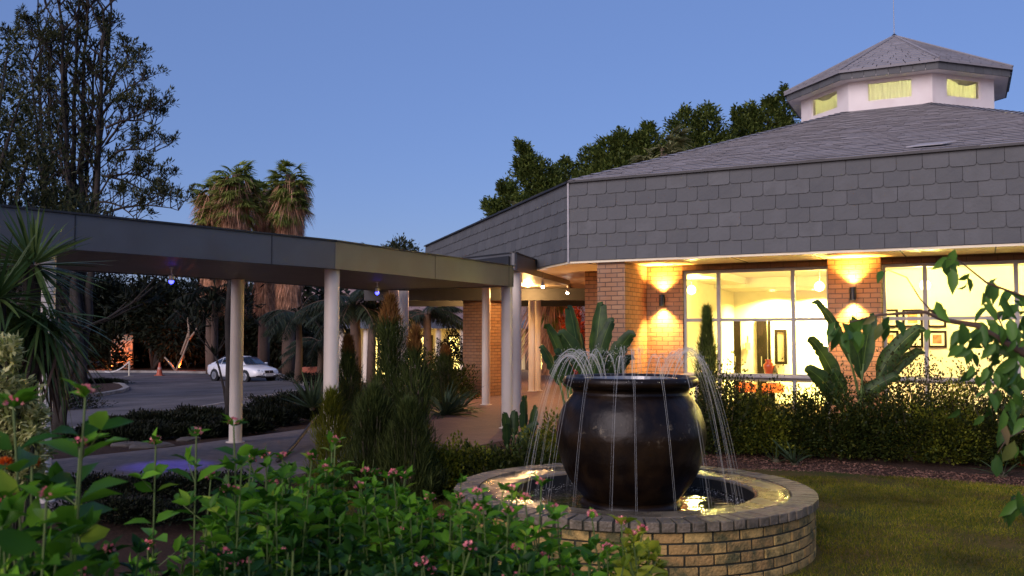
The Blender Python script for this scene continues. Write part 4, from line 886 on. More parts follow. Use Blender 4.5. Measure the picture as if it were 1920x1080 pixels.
# ================================================================== CAR
M['carpaint'] = mat('white car paint', (.84, .84, .86), .25, var=.01, coat=.8); M['tyre'] = mat('tyre rubber', (.02, .02, .02), .8)
M['carglass'] = mat('dark car glass', (.03, .045, .08), .08, spec=.9); M['chrome'] = mat('silver wheel', (.55, .55, .57), .3, metal=.8); M['lampglass'] = mat('head lamp glass', (.55, .58, .62), .1, metal=.3)
def make_car(loc, rz):
    t = thing('parked_car', 'white saloon car parked on the far side of the drive', 'car', loc, rz=rz)
    Mx = Matrix.Translation(loc) @ Matrix.Rotation(rz, 4, 'Z')
    T = lambda mb: (setattr(mb, 'v', [tuple(Mx @ Vector(v)) for v in mb.v]), mb)[1]
    # stations: x, half width, bottom, belt height, deck height
    st = [(-2.38, .62, .42, .74, .80), (-2.33, .80, .32, .86, .93), (-2.1, .88, .26, .93, 1.0), (-1.6, .90, .22, .95, 1.03), (-1.0, .91, .20, .94, 1.02), (0, .91, .20, .92, .99), (.8, .91, .20, .90, .97), (1.2, .90, .21, .86, .93), (1.8, .88, .24, .78, .85), (2.15, .83, .28, .68, .76), (2.33, .70, .33, .58, .66), (2.40, .45, .38, .50, .56)]
    def ring(s):
        x, w, zb, zb2, zd = s; zm = (zb+zb2)/2
        half = [(0, zb), (w*.85, zb), (w*.98, zb+.08), (w, zm), (w*.985, zb2-.05), (w*.93, zb2), (w*.7, zd-.01), (w*.35, zd+.012), (0, zd+.02)]
        return [(x, y, z) for y, z in half]+[(x, -y, z) for y, z in half[-2:0:-1]]
    b = MB(); R = [ring(s) for s in st]; n = len(R[0]); b.add([v for r in R for v in r], [(i*n+k, i*n+(k+1) % n, (i+1)*n+(k+1) % n, (i+1)*n+k) for i in range(len(R)-1) for k in range(n)]+[tuple(range(n)), tuple(range(len(R)*n-1, len(R)*n-n-1, -1))])
    o = T(b).build('body', M['carpaint'], t, smooth=True, uv=False); sb = o.modifiers.new('s', 'SUBSURF'); sb.levels = 1; sb.render_levels = 2
    # cabin
    cs = [(-1.85, .66, .99, 1.0), (-1.5, .66, .97, 1.17), (-1.05, .64, .96, 1.37), (-.5, .62, .96, 1.43), (.1, .61, .95, 1.42), (.45, .62, .95, 1.34), (.85, .67, .94, 1.12), (1.15, .70, .92, .94)]
    b = MB(); rr = []
    for x, w, z0, z1 in cs: rr.append([(x, w+.17, z0-.05), (x, w+.14, z0), (x, w+.14-(z1-z0)*.42, max(z1-.06, z0+.005)), (x, w*.6, z1), (x, 0, z1+.01), (x, -w*.6, z1), (x, -(w+.14-(z1-z0)*.42), max(z1-.06, z0+.005)), (x, -(w+.14), z0), (x, -(w+.17), z0-.05)])
    n = 9; b.add([v for r in rr for v in r], [(i*n+k, i*n+k+1, (i+1)*n+k+1, (i+1)*n+k) for i in range(len(rr)-1) for k in range(n-1)])
    o = T(b).build('roof', M['carpaint'], t, smooth=True, uv=False)
    def side(xs, sg, nm='side_window'):
        b = MB(); top = []; bot = []
        for x in xs:
            i = max(j for j in range(len(cs)) if cs[j][0] <= x+1e-6); i = min(i, len(cs)-2); f = (x-cs[i][0])/(cs[i+1][0]-cs[i][0]); w, z0, z1 = [cs[i][q]+(cs[i+1][q]-cs[i][q])*f for q in (1, 2, 3)]
            zt = max(z1-.09, z0+.02); yt = w+.14-(z1-z0)*.42+.012+.012; top.append((x, sg*yt, zt)); bot.append((x, sg*(w+.14+.008), z0+.015))
        b.add(bot+top, [(k, k+1, len(xs)+k+1, len(xs)+k) for k in range(len(xs)-1)]); T(b).build(nm, M['carglass'], t, uv=False)
    for sg in (1, -1): side([-1.5, -1.3, -.98], sg); side([-.92, -.6, -.2], sg); side([-.13, .1, .45, .8, .92], sg)
    b = MB(); b.add([(1.13, .66, .965), (1.13, -.66, .965), (.50, -.52, 1.335), (.50, .52, 1.335), (1.19, 0, .98), (.54, 0, 1.365)], [(0, 4, 5, 3), (4, 1, 2, 5)]); b.v = [(x+.015, y, z+.022) for x, y, z in b.v]; T(b).build('windscreen', M['carglass'], t, uv=False)
    b = MB(); b.add([(-1.80, .60, 1.02), (-1.80, -.60, 1.02), (-1.12, -.50, 1.37), (-1.12, .50, 1.37)], [(0, 1, 2, 3)]); b.v = [(x-.015, y, z+.03) for x, y, z in b.v]; T(b).build('rear_window', M['carglass'], t, uv=False)
    for x in (-1.42, 1.43):
        for sg in (1, -1):
            def rot(pr, off=0): return [(x+r*math.cos(a), sg*(.80+off+z), .315+r*math.sin(a)) for r, z in pr for a in [2*PI*k/24 for k in range(24)]]
            def lat(pr):
                b = MB(); v = rot(pr); m = len(pr); b.add(v, [(i*24+k, i*24+(k+1) % 24, (i+1)*24+(k+1) % 24, (i+1)*24+k) for i in range(m-1) for k in range(24)]+[tuple(range((m-1)*24, m*24))]); return b
            a_ = T(lat([(.375, .0), (.375, .125), (.30, .128)])).build('wheel_arch', M['black'], t, uv=False)
            w_ = T(lat([(.315, -.1), (.315, .11), (.30, .135), (.22, .137)])).build('wheel', M['tyre'], t, uv=False)
            r_ = T(lat([(.215, .139), (.20, .145), (.17, .142)])).build('rim', M['chrome'], w_, uv=False)
            b = MB()
            for k in range(8):
                a = 2*PI*k/8; b.box((x+.1*math.cos(a), sg*.949, .315+.1*math.sin(a)), (.2, .012, .035), Matrix.Rotation(-a*1.0, 3, 'Y'))
            T(b).build('spokes', M['steel'], r_, uv=False)
    for sg in (1, -1):
        b = MB(); b.lathe([(.02, .05), (.09, .03), (.11, -.02)], (0, 0, 0), 16); R_ = Matrix.Rotation(PI/2, 3, 'Y') @ Matrix.Rotation(0, 3, 'X'); b.v = [tuple(Matrix.Rotation(sg*.35, 3, 'Z') @ (R_ @ Vector(v))) for v in b.v]; b.v = [(v[0]+2.24, v[1]+sg*.60, v[2]*1.0+.60) for v in b.v]; h1 = T(b).build('headlight', M['lampglass'], t, smooth=True, uv=False)
        b = MB(); b.lathe([(.02, .04), (.06, .03), (.08, -.02)], (0, 0, 0), 16); b.v = [tuple(Matrix.Rotation(sg*.2, 3, 'Z') @ (R_ @ Vector(v))) for v in b.v]; b.v = [(v[0]+2.31, v[1]+sg*.43, v[2]+.585) for v in b.v]; T(b).build('headlight', M['lampglass'], t, smooth=True, uv=False)
        b = MB(); b.box((.78, sg*.99, 1.0), (.14, .16, .11)); T(b).build('wing_mirror', M['carpaint'], t, bevel=.03, uv=False)
        b = MB(); b.box((2.28, sg*.62, .34), (.12, .26, .06)); T(b).build('fog_lamp', M['black'], t, bevel=.02, uv=False)
    b = MB(); b.box((2.37, 0, .57), (.07, .56, .16), Matrix.Rotation(-.25, 3, 'Y')); g_ = T(b).build('grille', M['black'], t, bevel=.03, uv=False)
    b = MB(); b.box((2.395, 0, .655), (.05, .6, .018)); b.box((2.40, 0, .58), (.05, .02, .14)); T(b).build('grille_trim', M['chrome'], g_, uv=False)
    b = MB(); b.box((2.415, 0, .40), (.03, .52, .12)); T(b).build('number_plate', mat('plate', (.6, .6, .58), .5), t, uv=False)
    b = MB(); b.box((2.36, 0, .29), (.10, 1.0, .07)); T(b).build('lower_intake', M['black'], t, bevel=.02, uv=False)
    return t
cp = gi(461, 716)
make_car(Vector((cp.x-.35, cp.y+.6, cp.z+.02)), math.radians(-38))
# ================================================================== SMALL THINGS ON THE DRIVE
p = gi(299, 705); t = thing('traffic_cone', 'orange traffic cone standing on the drive', 'traffic cone', p)
mb = MB(); mb.box(p+Vector((0, 0, .05)), (.5, .5, .05)); mb.build('base', M['orange_p'] if 'orange_p' in M else M.setdefault('orange_p', mat('orange plastic', (.45, .09, .04), .5)), t, bevel=.01)
mb = MB(); mb.lathe([(.2, .07), (.045, .86), (.0, .87)], p, 20); mb.build('cone_body', M['orange_p'], t, smooth=False)
mb = MB(); mb.lathe([(.140, .42), (.112, .56)], p, 20); mb.build('cone_band', mat('faded band', (.5, .25, .2), .5), t)
p = gi(242, 707); t = thing('barrier_post', 'short white post on a round base holding a sagging tape', 'post', p)
mb = MB(); mb.lathe([(.3, .03), (.3, .05), (.06, .09)], p, 20); mb.build('base', M['kerb'], t)
mb = MB(); mb.tube([p+Vector((0, 0, .05)), p+Vector((0, 0, 1.0))], .05, 10); mb.build('post_shaft', mat('pale yellow paint', (.6, .55, .42), .6), t)
a = p+Vector((0, 0, .98)); c = gi(196, 704)+Vector((0, 0, .25)); mb = MB()
for i in range(12):
    u, v = i/12, (i+1)/12; q0 = a.lerp(c, u)-Vector((0, 0, 1.0*u*(1-u))); q1 = a.lerp(c, v)-Vector((0, 0, 1.0*v*(1-v))); mb.box((q0+q1)/2, ((q1-q0).length, .012, .07), (q1-q0).to_track_quat('X', 'Z').to_matrix())
mb.build('tape', mat('dull white tape', (.55, .53, .5), .6), t)
TERRA = mat('terracotta red planter', (.42, .12, .07), .7, bump=.3)
for k, px in enumerate((578, 595, 612)):
    p = gi(px, 713); p = Vector((p.x, p.y, p.z)); t = thing('square_planter', ['square red planter nearest the white car', 'middle square red planter of the row beyond the drive', 'square red planter beside the cream column, last of the row'][k], 'planter', p, group='square red planters beyond the drive')
    mb = MB(); 
    for sx, sy, w, d in ((0, -.34, .74, .06), (0, .34, .74, .06), (-.34, 0, .06, .62), (.34, 0, .06, .62)): mb.box(p+Vector((sx, sy, .36)), (w, d, .72))
    mb.build('planter_box', TERRA, t, bevel=.01); mb = MB(); mb.box(p+Vector((0, 0, .55)), (.61, .61, .1)); mb.build('soil_fill', M['soil'], t)
# red pot at the right edge, in the hedge
p = gp(1925, 872, .02); t = thing('red_bucket', 'red round pot half hidden in the hedge at the edge of the lawn', 'pot', p)
mb = MB(); mb.lathe([(.13, 0), (.17, .2), (.185, .2), (.185, .235), (.16, .235), (.15, .2), (.12, .02)], p, 24); mb.build('pot_wall', mat('red glaze pot', (.5, .03, .02), .3), t, smooth=True)
# fallen bent palm spathe lying over the path edge
a = gp(520, 868, .23); c = gp(597, 815, .23); t = MB(); pts = [a.lerp(c, k/10)+Vector((0, 0, .03+.30*math.sin(PI*k/10*.55)*k/10)) for k in range(11)]
t.tube(pts, [.028]*9+[.02, .01], 7); tag(t.build('bent_hose', mat('dark rubber hose', (.05, .045, .04), .6), smooth=True), 'dark curved hose lying across the paved path', 'hose')
# low pale stones at the path edge
for k, (px, py, s) in enumerate(((285, 838, .35), (355, 826, .2), (240, 836, .25))):
    p = gi(px, py); q = MB(); q.lathe([(0, -.05), (s*.9, -.03), (s, .02), (s*.8, .05), (s*.3, .06), (0, .06)], p, 9); q.v = [(x+random.uniform(-.03, .03), y+random.uniform(-.03, .03), z) for x, y, z in q.v]
    tag(q.build('flat_stone', M.setdefault('stone', mat('dark stone', (.10, .085, .075), .9, bump=.5))), ['largest flat stone edging the dark bed beside the path', 'smallest flat stone edging the bed beside the path', 'middle sized flat stone left of the largest one by the path'][k], 'stone', 'flat stones beside the path')
# ================================================================== LODGE BEHIND
M['tile_pink'] = brickmat('faded pink roof tiles', [(.30, .19, .17), (.36, .24, .21), (.27, .2, .19)], (.16, .1, .09), .4, .3, .04, .85, .6)
lodge = thing('lodge_building', 'long low lodge with a faded pink tiled roof and lit windows behind the garden', 'building', (-7, 46, -.3))
mb = MB(); mb.slab([(-7.6, 45.3), (3, 45.3), (3, 45.6), (-7.6, 45.6)], -.9, 2.9)
mb.build('wall', M['inwall'], lodge)
for x in (-7.6, 2.7): mb = MB(); mb.slab([(x, 45.61), (x+.3, 45.61), (x+.3, 53), (x, 53)], -.9, 2.9); mb.build('wall', M['inwall'], lodge)
mb = MB(); mb.add([(-8.6, 43.0, 2.62), (4, 43.0, 2.62), (4, 50, 4.75), (-8.6, 50, 4.75), (-8.6, 57, 2.62), (4, 57, 2.62)], [(0, 1, 2, 3), (3, 2, 5, 4)]); mb.build('roof', M['tile_pink'], lodge)
mb = MB(); mb.slab([(-8.6, 42.9), (4, 42.9), (4, 43.1), (-8.6, 43.1)], 2.2, 2.62); mb.build('fascia', mat('blue grey board', (.12, .14, .18), .6), lodge)
mb = MB(); mb.slab([(-8.5, 43.11), (3.9, 43.11), (3.9, 45.28), (-8.5, 45.28)], 2.2, 2.28); mb.build('soffit', M['eave'], lodge)
for k in range(10):
    x = -8.1+k*1.15; mb = MB(); mb.lathe([(.15, -.9), (.15, 2.21)], (x, 43.3, 0), 14); mb.build('veranda_column', M['cream'], lodge)
gw = emit('lit window glow', (1.0, .74, .2), 3.2)
for k in range(5):
    x = -7.3+k*2.05; mb = MB(); mb.slab([(x, 45.2), (x+1.3, 45.2), (x+1.3, 45.29), (x, 45.29)], -.2, 1.9); f = mb.build('window', M['wood_dark'], lodge)
    for j in (0, 1): mb = MB(); mb.slab([(x+.06+j*.62, 45.17), (x+.60+j*.62, 45.17), (x+.60+j*.62, 45.19), (x+.06+j*.62, 45.19)], -.1, 1.8); mb.build('lit_pane', gw, f)
far_h = thing('far_house', 'far house with a lilac grey roof glimpsed between the palm trunks', 'house', (-15, 92, -.7)); mb = MB(); mb.slab([(-24, 88), (-14.5, 88), (-14.5, 94), (-24, 94)], -.8, 4.6); mb.build('wall', M['inwall'], far_h)
mb = MB(); mb.add([(-25, 87, 4.5), (-13.8, 87, 4.5), (-14.8, 91, 7.2), (-24.5, 91, 7.2), (-25, 95, 4.5), (-13.8, 95, 4.5)], [(0, 1, 2, 3), (3, 2, 5, 4), (1, 5, 2), (0, 3, 4)]); mb.build('roof', M['tile_pink'], far_h)
# orange glow lamps near the ground: garden uplights
def uplight(p, e, col, label, up=True, sz=110):
    t = thing('garden_uplight', label, 'garden light', p, group='small garden uplights')
    b_ = MB(); b_.lathe([(.05, 0), (.06, .1), (.075, .14), (.06, .14), (.05, .1)], p, 14); b_.build('lamp_body', M['black'], t)
    b_ = MB(); b_.lathe([(0, .125), (.055, .125)], p, 12); b_.build('bulb', emit('uplight bulb', col, 20), t)
    l_ = bpy.data.lights.new('uplight', 'SPOT' if up else 'POINT'); l_.energy = e*LS; l_.color = col; l_.shadow_soft_size = .05; l_.specular_factor = .1
    if up: l_.spot_size = math.radians(sz); l_.spot_blend = .8
    o_ = bpy.data.objects.new('uplight', l_); link(o_, t); o_.location = (0, 0, .2)
    if up: o_.rotation_euler = (PI, 0, 0)
ORR = (1, .18, .03)
p = gi(330, 697); uplight(p+Vector((0, .9, .12)), 160, ORR, 'orange garden uplight at the foot of the forked slim tree', False)
p = gi(180, 695); uplight(p+Vector((0, 2.6, .12)), 150, ORR, 'orange garden uplight deep in the dark trees left of the post', False)
# small orange lit wall behind the left trees
q = gi(180, 695); t = thing('garden_wall', 'small rendered wall glowing orange behind the dark trees', 'wall', q+Vector((0, 4, 0)))
mb = MB(); mb.box(q+Vector((.1, 4.2, 1.2)), (1.7, .2, 2.8)); mb.build('wall_panel', M['inwall'], t)
mb = MB(); mb.box(q+Vector((.1, 4.2, 2.65)), (1.9, .3, .1)); mb.build('wall_capping', M['kerb'], t)
q = gp(1632, 808, .12); uplight(Vector((q.x, q.y+1.0, .12)), 45, (1, .5, .2), 'warm garden uplight hidden in the hedge below the brick pier', False)
q = at(820, 690, 38); uplight(Vector((q.x, q.y, gzf(q.x, q.y))), 160, (1, .5, .15), 'warm garden uplight among the plants before the lodge', False)
q = gp(1112, 760, .2); uplight(Vector((1.75, 18.9, .2)), 90, (1, .45, .12), 'orange uplight washing the brick corner pier from behind the paddle leaf plant', True, 100)
# ================================================================== PLANTS
def grow(mb, p, d, L, r, depth, tips, spread=.5, up=.15, n=3, shrink=.68, minr=.012, bend=.15, segs=4, sides=6):
    pts = [Vector(p)]; d = Vector(d).normalized()
    for k in range(segs):
        d = (d+Vector((random.gauss(0, bend), random.gauss(0, bend), random.gauss(0, bend)+up*.4))*.5).normalized(); pts.append(pts[-1]+d*L/segs)
    mb.tube(pts, [max(minr*.6, r*(1-.4*k/segs)) for k in range(segs+1)], sides, cap=False)
    if depth == 0: tips.append((pts[-1], d)); tips.append((pts[-2], d)); return
    for j in range(n):
        i = random.randint(2, segs) if j else segs; a = random.uniform(0, 2*PI)
        s = Vector((math.cos(a), math.sin(a), 0)); s = (s-d*s.dot(d))
        nd = (d+s*spread*random.uniform(.6, 1.3)+Vector((0, 0, up))).normalized()
        grow(mb, pts[i], nd, L*shrink*random.uniform(.8, 1.15), r*.6, depth-1, tips, spread, up, n, shrink, minr, bend, max(3, segs-1), max(3, sides-1))
def tufts(tips, per, L, W, rad=.2, T=T_TRI, upb=.2):
    P, D = [], []
    for p, d in tips:
        o = rng.normal(0, 1, (per, 3)); o = unit(o)*rng.uniform(.0, rad, (per, 1)); P.append(np.array(p)+o*.6); D.append(unit(o+np.array(d)*.25*rad+np.array([0, 0, upb*rad])))
    P = np.concatenate(P); D = np.concatenate(D); n = len(P)
    return leaf_arrays(P, D, rng.uniform(.7, 1.2, n)*L, rng.uniform(.7, 1.2, n)*W, T)
def tree(name, label, base, mb, V, F, mleaf, mbark=None, cat='tree', group=None, crown='crown', trunk='trunk'):
    t = thing(name, label, cat, base, group)
    mb.build(trunk, mbark or M['bark'], t, smooth=True, uv=False); np_mesh(crown, V, F, mleaf, t); return t
def shrub(name, label, c, rx, ry, h, n, L, Wd, m, cat='shrub', group=None, T=T_TRI, lump=.22, up=.35, stems=6, spiky=0, z0=.05, par_name='foliage'):
    c = Vector(c); t = thing(name, label, cat, c, group)
    d = rdir(n, -.25, 1); rr = rng.uniform(.25, 1, n)**.45; ph = rng.uniform(0, 6, 3)
    lm = 1+lump*np.sin(d[:, 0]*6+ph[0])*np.cos(d[:, 1]*5+ph[1])+lump*.6*np.sin(d[:, 2]*9+ph[2]+d[:, 0]*4)+.07*rng.normal(0, 1, n)
    P = np.stack([c.x+d[:, 0]*rx*rr*lm, c.y+d[:, 1]*ry*rr*lm, c.z+z0+np.maximum(0, d[:, 2]*.8+.2)*h*rr*lm/1.0], 1)
    D = d+np.array([0, 0, up])+rng.normal(0, .5, (n, 3)); V, F = leaf_arrays(P, D, rng.uniform(.7, 1.3, n)*L, rng.uniform(.7, 1.3, n)*Wd, T)
    np_mesh(par_name, V, F, m, t)
    mb = MB()
    for k in range(stems):
        a = random.uniform(0, 2*PI); e_ = c+Vector((math.cos(a)*rx*.6, math.sin(a)*ry*.6, h*random.uniform(.5, .9))); mb.tube([c+Vector((0, 0, -.03)), (c+e_)/2+Vector((0, 0, .08*h)), e_], [.022, .014, .005], 5)
    mb.build('stems', M['twig'], t, uv=False); return t
# ---- tall many-stemmed tree on the island, left
p = gi(152, 725); base = Vector((p.x, p.y, p.z)); Yt = base.y
mb = MB(); tips = []
stems = [(75, 30, .16), (115, -35, .2), (128, 60, .18), (150, -10, .2), (165, 20, .24), (178, 90, .16), (195, 20, .22), (208, 30, .15), (95, 90, .14), (60, 120, .13)]
for (px, py, r) in stems:
    Yj = Yt+random.uniform(-1.6, 1.6); top = at(px, py, Yj); b0 = base+Vector((random.uniform(-.6, .6), random.uniform(-.4, .4), 0)); n = 16; pts = []
    for k in range(n+1):
        f = k/n; q = b0.lerp(top, f); q.x = b0.x+(top.x-b0.x)*(1-(1-f)**1.6); q.y = b0.y+(top.y-b0.y)*f; pts.append(q+Vector((random.gauss(0, .06), random.gauss(0, .06), 0)))
    mb.tube(pts, [r*(1-.85*k/n)+.02 for k in range(n+1)], 7)
    tips.append((pts[-1], Vector((0, 0, 1))))
    for k in range(5, n+1):
        for _ in range(2 if k < 15 else 3):
            a = random.uniform(0, 2*PI); grow(mb, pts[k], (math.cos(a)*.75, math.sin(a)*.75, .9), random.uniform(.8, 1.5), r*.3, 1, tips, .6, .2, 3, .65, .01, .2, 3, 4)
# limbs reaching right and left as in the silhouette
for (x0, y0, x1, y1) in ((205, 330, 300, 350), (200, 400, 335, 395), (200, 300, 290, 285), (195, 270, 285, 205), (190, 220, 270, 150), (190, 330, 300, 385), (200, 180, 245, 110), (200, 240, 290, 235), (120, 300, 10, 250), (110, 250, 20, 170), (100, 200, 30, 75), (110, 330, 20, 330), (180, 380, 260, 415), (120, 150, 60, 60)):
    a_, c_ = at(x0, y0, Yt+random.uniform(-1, 1)), at(x1, y1, Yt+random.uniform(-1.5, 1.5)); n = 9; pts = [a_.lerp(c_, k/n)+Vector((random.gauss(0, .05), random.gauss(0, .1), .35*math.sin(PI*k/n))) for k in range(n+1)]
    mb.tube(pts, [.075*(1-.75*k/n) for k in range(n+1)], 5)
    for k in range(2, n+1):
        for _ in range(2 if k < n else 3):
            a = random.uniform(0, 2*PI); grow(mb, pts[k], ((c_-a_).normalized().x*.5+math.cos(a)*.5, math.sin(a)*.6, .55), random.uniform(.5, 1.0), .03, 1, tips, .6, .15, 2, .7, .008, .2, 3, 4)
V, F = tufts(tips, 11, .25, .07, .28)
tree('tall_tree', 'tall open evergreen tree with many dark upright stems left of the palms', base, mb, V, F, M['f_tree'])
# ---- denser trees on the left edge and behind it
def blob_tree(name, label, base, lobes, mleaf, dens=260, L=.2, Wd=.07, group=None, cat='tree', trunk_r=.2, T=T_TRI, hang=0.0):
    mb = MB(); P, D = [], []
    for c, r in lobes:
        c = Vector(c); m_ = (Vector(base).lerp(c, .5)+Vector((random.gauss(0, .2), 0, random.uniform(0, .5)))); mb.tube([base, m_, c], [trunk_r, trunk_r*.5, .03], 6)
        n = int(dens*max(.3, r)**2); d = rdir(n); rr = rng.uniform(.35, 1, n)**.6; lump = 1+.28*np.sin(d[:, 0]*5+c.x)*np.cos(d[:, 2]*6+c.y)+.15*rng.normal(0, 1, n)
        P.append(np.array(c)+d*(r*rr*lump)[:, None]*np.array([1, 1, .85])); D.append(d+np.array([0, 0, .3-hang])+rng.normal(0, .5, (n, 3)))
    P = np.concatenate(P); D = np.concatenate(D); n = len(P); V, F = leaf_arrays(P, D, rng.uniform(.7, 1.25, n)*L, rng.uniform(.7, 1.3, n)*Wd, T)
    return tree(name, label, base, mb, V, F, mleaf, group=group, cat=cat)
lob = []
for (px, py, r) in ((-20, 110, 1.0), (15, 95, .8), (-60, 170, 1.6), (0, 200, 1.1), (40, 240, 1.0), (-10, 290, 1.7), (50, 330, 1.4), (20, 385, 1.8), (90, 390, 1.4), (-50, 400, 2), (60, 275, .8), (110, 415, 1.3), (-70, 280, 2), (40, 180, .6), (150, 420, 1.2)):
    q = at(px, py, 30+random.uniform(-1.5, 1.5)); lob.append((q, r*.85))
blob_tree('broad_tree', 'broad dark tree at the left edge beside the tall many stemmed tree', Vector((-18.5, 30, gzf(-18.5, 30))), lob, M['f_tree'], 380, .24, .075)
# ---- trees behind the main roof (dense columns), world positions at 44-52 m
specs = [(916, 378, 985, 400, .8), (945, 345, 1000, 385, .9), (972, 268, 1075, 345, .85), (972, 300, 1050, 365, 1.0), (1040, 345, 1040, 400, 1.4), (1060, 300, 1060, 400, 1.2), (1105, 280, 1110, 380, 1.0), (1140, 262, 1140, 380, 1.3), (1165, 248, 1165, 360, 1.1), (1200, 255, 1205, 360, 1.2), (1215, 232, 1215, 350, 1.1), (1285, 205, 1285, 330, 1.3), (1325, 200, 1325, 320, 1.2), (1300, 260, 1300, 330, 1.4), (1380, 205, 1410, 260, .6), (1405, 198, 1415, 290, 1.0), (1440, 185, 1440, 290, 1.1), (1470, 165, 1475, 280, .8), (1360, 250, 1360, 320, 1.0), (1470, 235, 1480, 300, 1.2), (1010, 375, 1000, 420, 1.3), (1090, 330, 1090, 400, 1.5), (1250, 270, 1250, 350, 1.3)]
groups_ = [(0, 2, 'leftmost', 20), (2, 5, 'second from the left', 4), (5, 7, 'a', 6)]
names_ = ['low dark leaning tree at the left end of the row above the roof', 'tree with two spiky arms reaching left above the roof', 'broad green tree above the roof corner', 'spiky topped tree just left of the fan palm above the roof', 'pair of pointed green crowns right of the fan palm above the roof', 'green tree beside the white roof lantern']
part_ = [[0, 1], [2, 3, 4, 20], [5, 6, 21], [7, 8, 9, 10, 22], [11, 12, 13, 18], [14, 15, 16, 17, 19]]
for gi_, ids in enumerate(part_):
    Yg = 47+(gi_ % 3)*2.0; mb = MB(); P, D = [], []; base = None
    for i in ids:
        x0, y0, x1, y1, r = specs[i]; top, bot = at(x0, y0, Yg), at(x1, y1+60, Yg+random.uniform(-1, 1))
        if base is None: base = Vector((bot.x, Yg, 0.0))
        mb.tube([base, bot, top], [.35, .22, .03], 6)
        n = int(6000*r); f = rng.uniform(0, 1, n)**.85; w = r*1.25*(.10+1.0*f**.6)*(1+.28*np.sin(f*17+i)+.2*np.sin(f*41+2*i)); w = np.minimum(w, r*1.5)
        a = rng.uniform(0, 2*PI, n); rr = rng.uniform(.3, 1, n)**.5*(1+.27*rng.normal(0, 1, n))
        ctr = np.array(top)*(1-f[:, None])+np.array(bot)*f[:, None]; o = np.stack([np.cos(a)*w*rr, np.sin(a)*w*rr, rng.normal(0, .12, n)], 1)
        P.append(ctr+o); D.append(np.stack([np.cos(a)*.8, np.sin(a)*.8, np.full(n, .55)], 1)+rng.normal(0, .45, (n, 3)))
    P = np.concatenate(P); D = np.concatenate(D); n = len(P); V, F = leaf_arrays(P, D, rng.uniform(.15, .3, n), rng.uniform(.07, .13, n))
    tree('garden_tree', names_[gi_], base, mb, V, F, M['f_ficus'], group='green trees behind the hotel roof')
# ---- fan palms
def fan_palm(label, px, pytop, Y, skirt_w=.85, pybase=600, nf=46, R=1.35, name='fan_palm', group='fan palms with dry skirts', skirt=True, zb=None):
    c = at(px, pytop, Y); c.z -= R*.85; x, y = c.x, c.y; zg = gzf(x, y) if zb is None else zb; t = thing(name, label, 'palm tree', (x, y, zg), group)
    mb = MB(); n = 8; mb.tube([(x+random.gauss(0, .03), y, zg+(c.z-zg)*k/n) for k in range(n+1)], [(.42-.1*k/n)*(1 if skirt else .5) for k in range(n+1)], 10); mb.build('trunk', mat('palm trunk', (.14, .09, .065), .9, bump=.6) if 'ptr' not in M else M['ptr'], t, smooth=True, uv=False)
    def fan(cb, dirs, Lp, Lf, nl, width, dr, mt, nm):
        N = len(dirs); cb = np.asarray(cb); tips_ = cb+dirs*Lp[:, None]-np.array([0, 0, 1])*(.18*Lp)[:, None]
        side = unit(np.cross(dirs, np.array([0, 0, 1.])+rng.normal(0, .15, (N, 3)))); parts = [strap_arrays(cb, tips_-cb, Lp, .05, .0, 2, .2)]
        ang = np.linspace(-1.65, 1.65, nl); A, Bd, Ls = [], [], []
        for a in ang:
            A.append(tips_); Bd.append(dirs*math.cos(a)+side*math.sin(a)+rng.normal(0, .05, (N, 3))); Ls.append(Lf*(1-.18*abs(a)/1.6)*rng.uniform(.85, 1.1, N))
        A, Bd, Ls = np.concatenate(A), np.concatenate(Bd), np.concatenate(Ls)
        parts.append(strap_arrays(A, Bd, Ls, width*1.5, dr, 4, .7)); V, F = merge(parts); np_mesh(nm, V, F, mt, t)
    dirs = rdir(nf, *((-.9, .82) if skirt else (-.15, .98))); fan(np.tile(np.array(c), (nf, 1))+np.array([0, 0, 1])*rng.uniform(-2.4, .1, (nf, 1))*R/2.2, unit(dirs), rng.uniform(.5, 1.0, nf)*R*.55, rng.uniform(.65, .95, nf)*R*.5, 25, .075, .35, M['f_palm'] if skirt else M['f_pale'], 'crown')
    if skirt:
        zs0 = at(px, pybase, Y).z; H_ = c.z-2.0-zs0; n = 5600; z = c.z-1.9-rng.uniform(0, 1, n)*H_; a = rng.uniform(0, 2*PI, n); rr = skirt_w*(1-.15*(c.z-z)/H_)*rng.uniform(.75, 1.02, n)
        P = np.stack([x+rr*np.cos(a), y+rr*np.sin(a), z], 1); Dd = np.stack([np.cos(a)*.12, np.sin(a)*.12, -np.ones(n)], 1)+rng.normal(0, .12, (n, 3)); V, F = strap_arrays(P, Dd, rng.uniform(.5, 1.1, n), rng.uniform(.03, .07, n), 0, 2, .8, side=unit(np.stack([-np.sin(a), np.cos(a), np.zeros(n)], 1)+rng.normal(0, .3, (n, 3))))
        n2 = 650; z2 = c.z-.3-rng.uniform(0, 2.4, n2); a2 = rng.uniform(0, 2*PI, n2); ro_ = rng.uniform(.5, 1.25, n2); P2_ = np.stack([x+ro_*np.cos(a2), y+ro_*np.sin(a2), z2], 1); D2_ = np.stack([np.cos(a2)*.5, np.sin(a2)*.5, -.6*np.ones(n2)], 1); V2_, F2_ = strap_arrays(P2_, D2_, rng.uniform(.6, 1.1, n2), .06, .3, 2, .8)
        V, F = merge([(V, F), (V2_, F2_)]); np_mesh('dry_skirt', V, F, M['f_skirt'], t)
    return t
M['ptr'] = mat('palm trunk bark', (.14, .09, .065), .9, bump=.6)
fan_palm('leftmost shaggy fan palm of the cluster above the walkway', 403, 296, 61, .85, 575, 120, 2.1)
fan_palm('tall shaggy fan palm second from the left in the cluster', 445, 270, 59, .95, 575, 150, 2.25)
fan_palm('shorter shaggy fan palm set back in the middle of the cluster', 500, 312, 64, .85, 575, 90, 2.0)
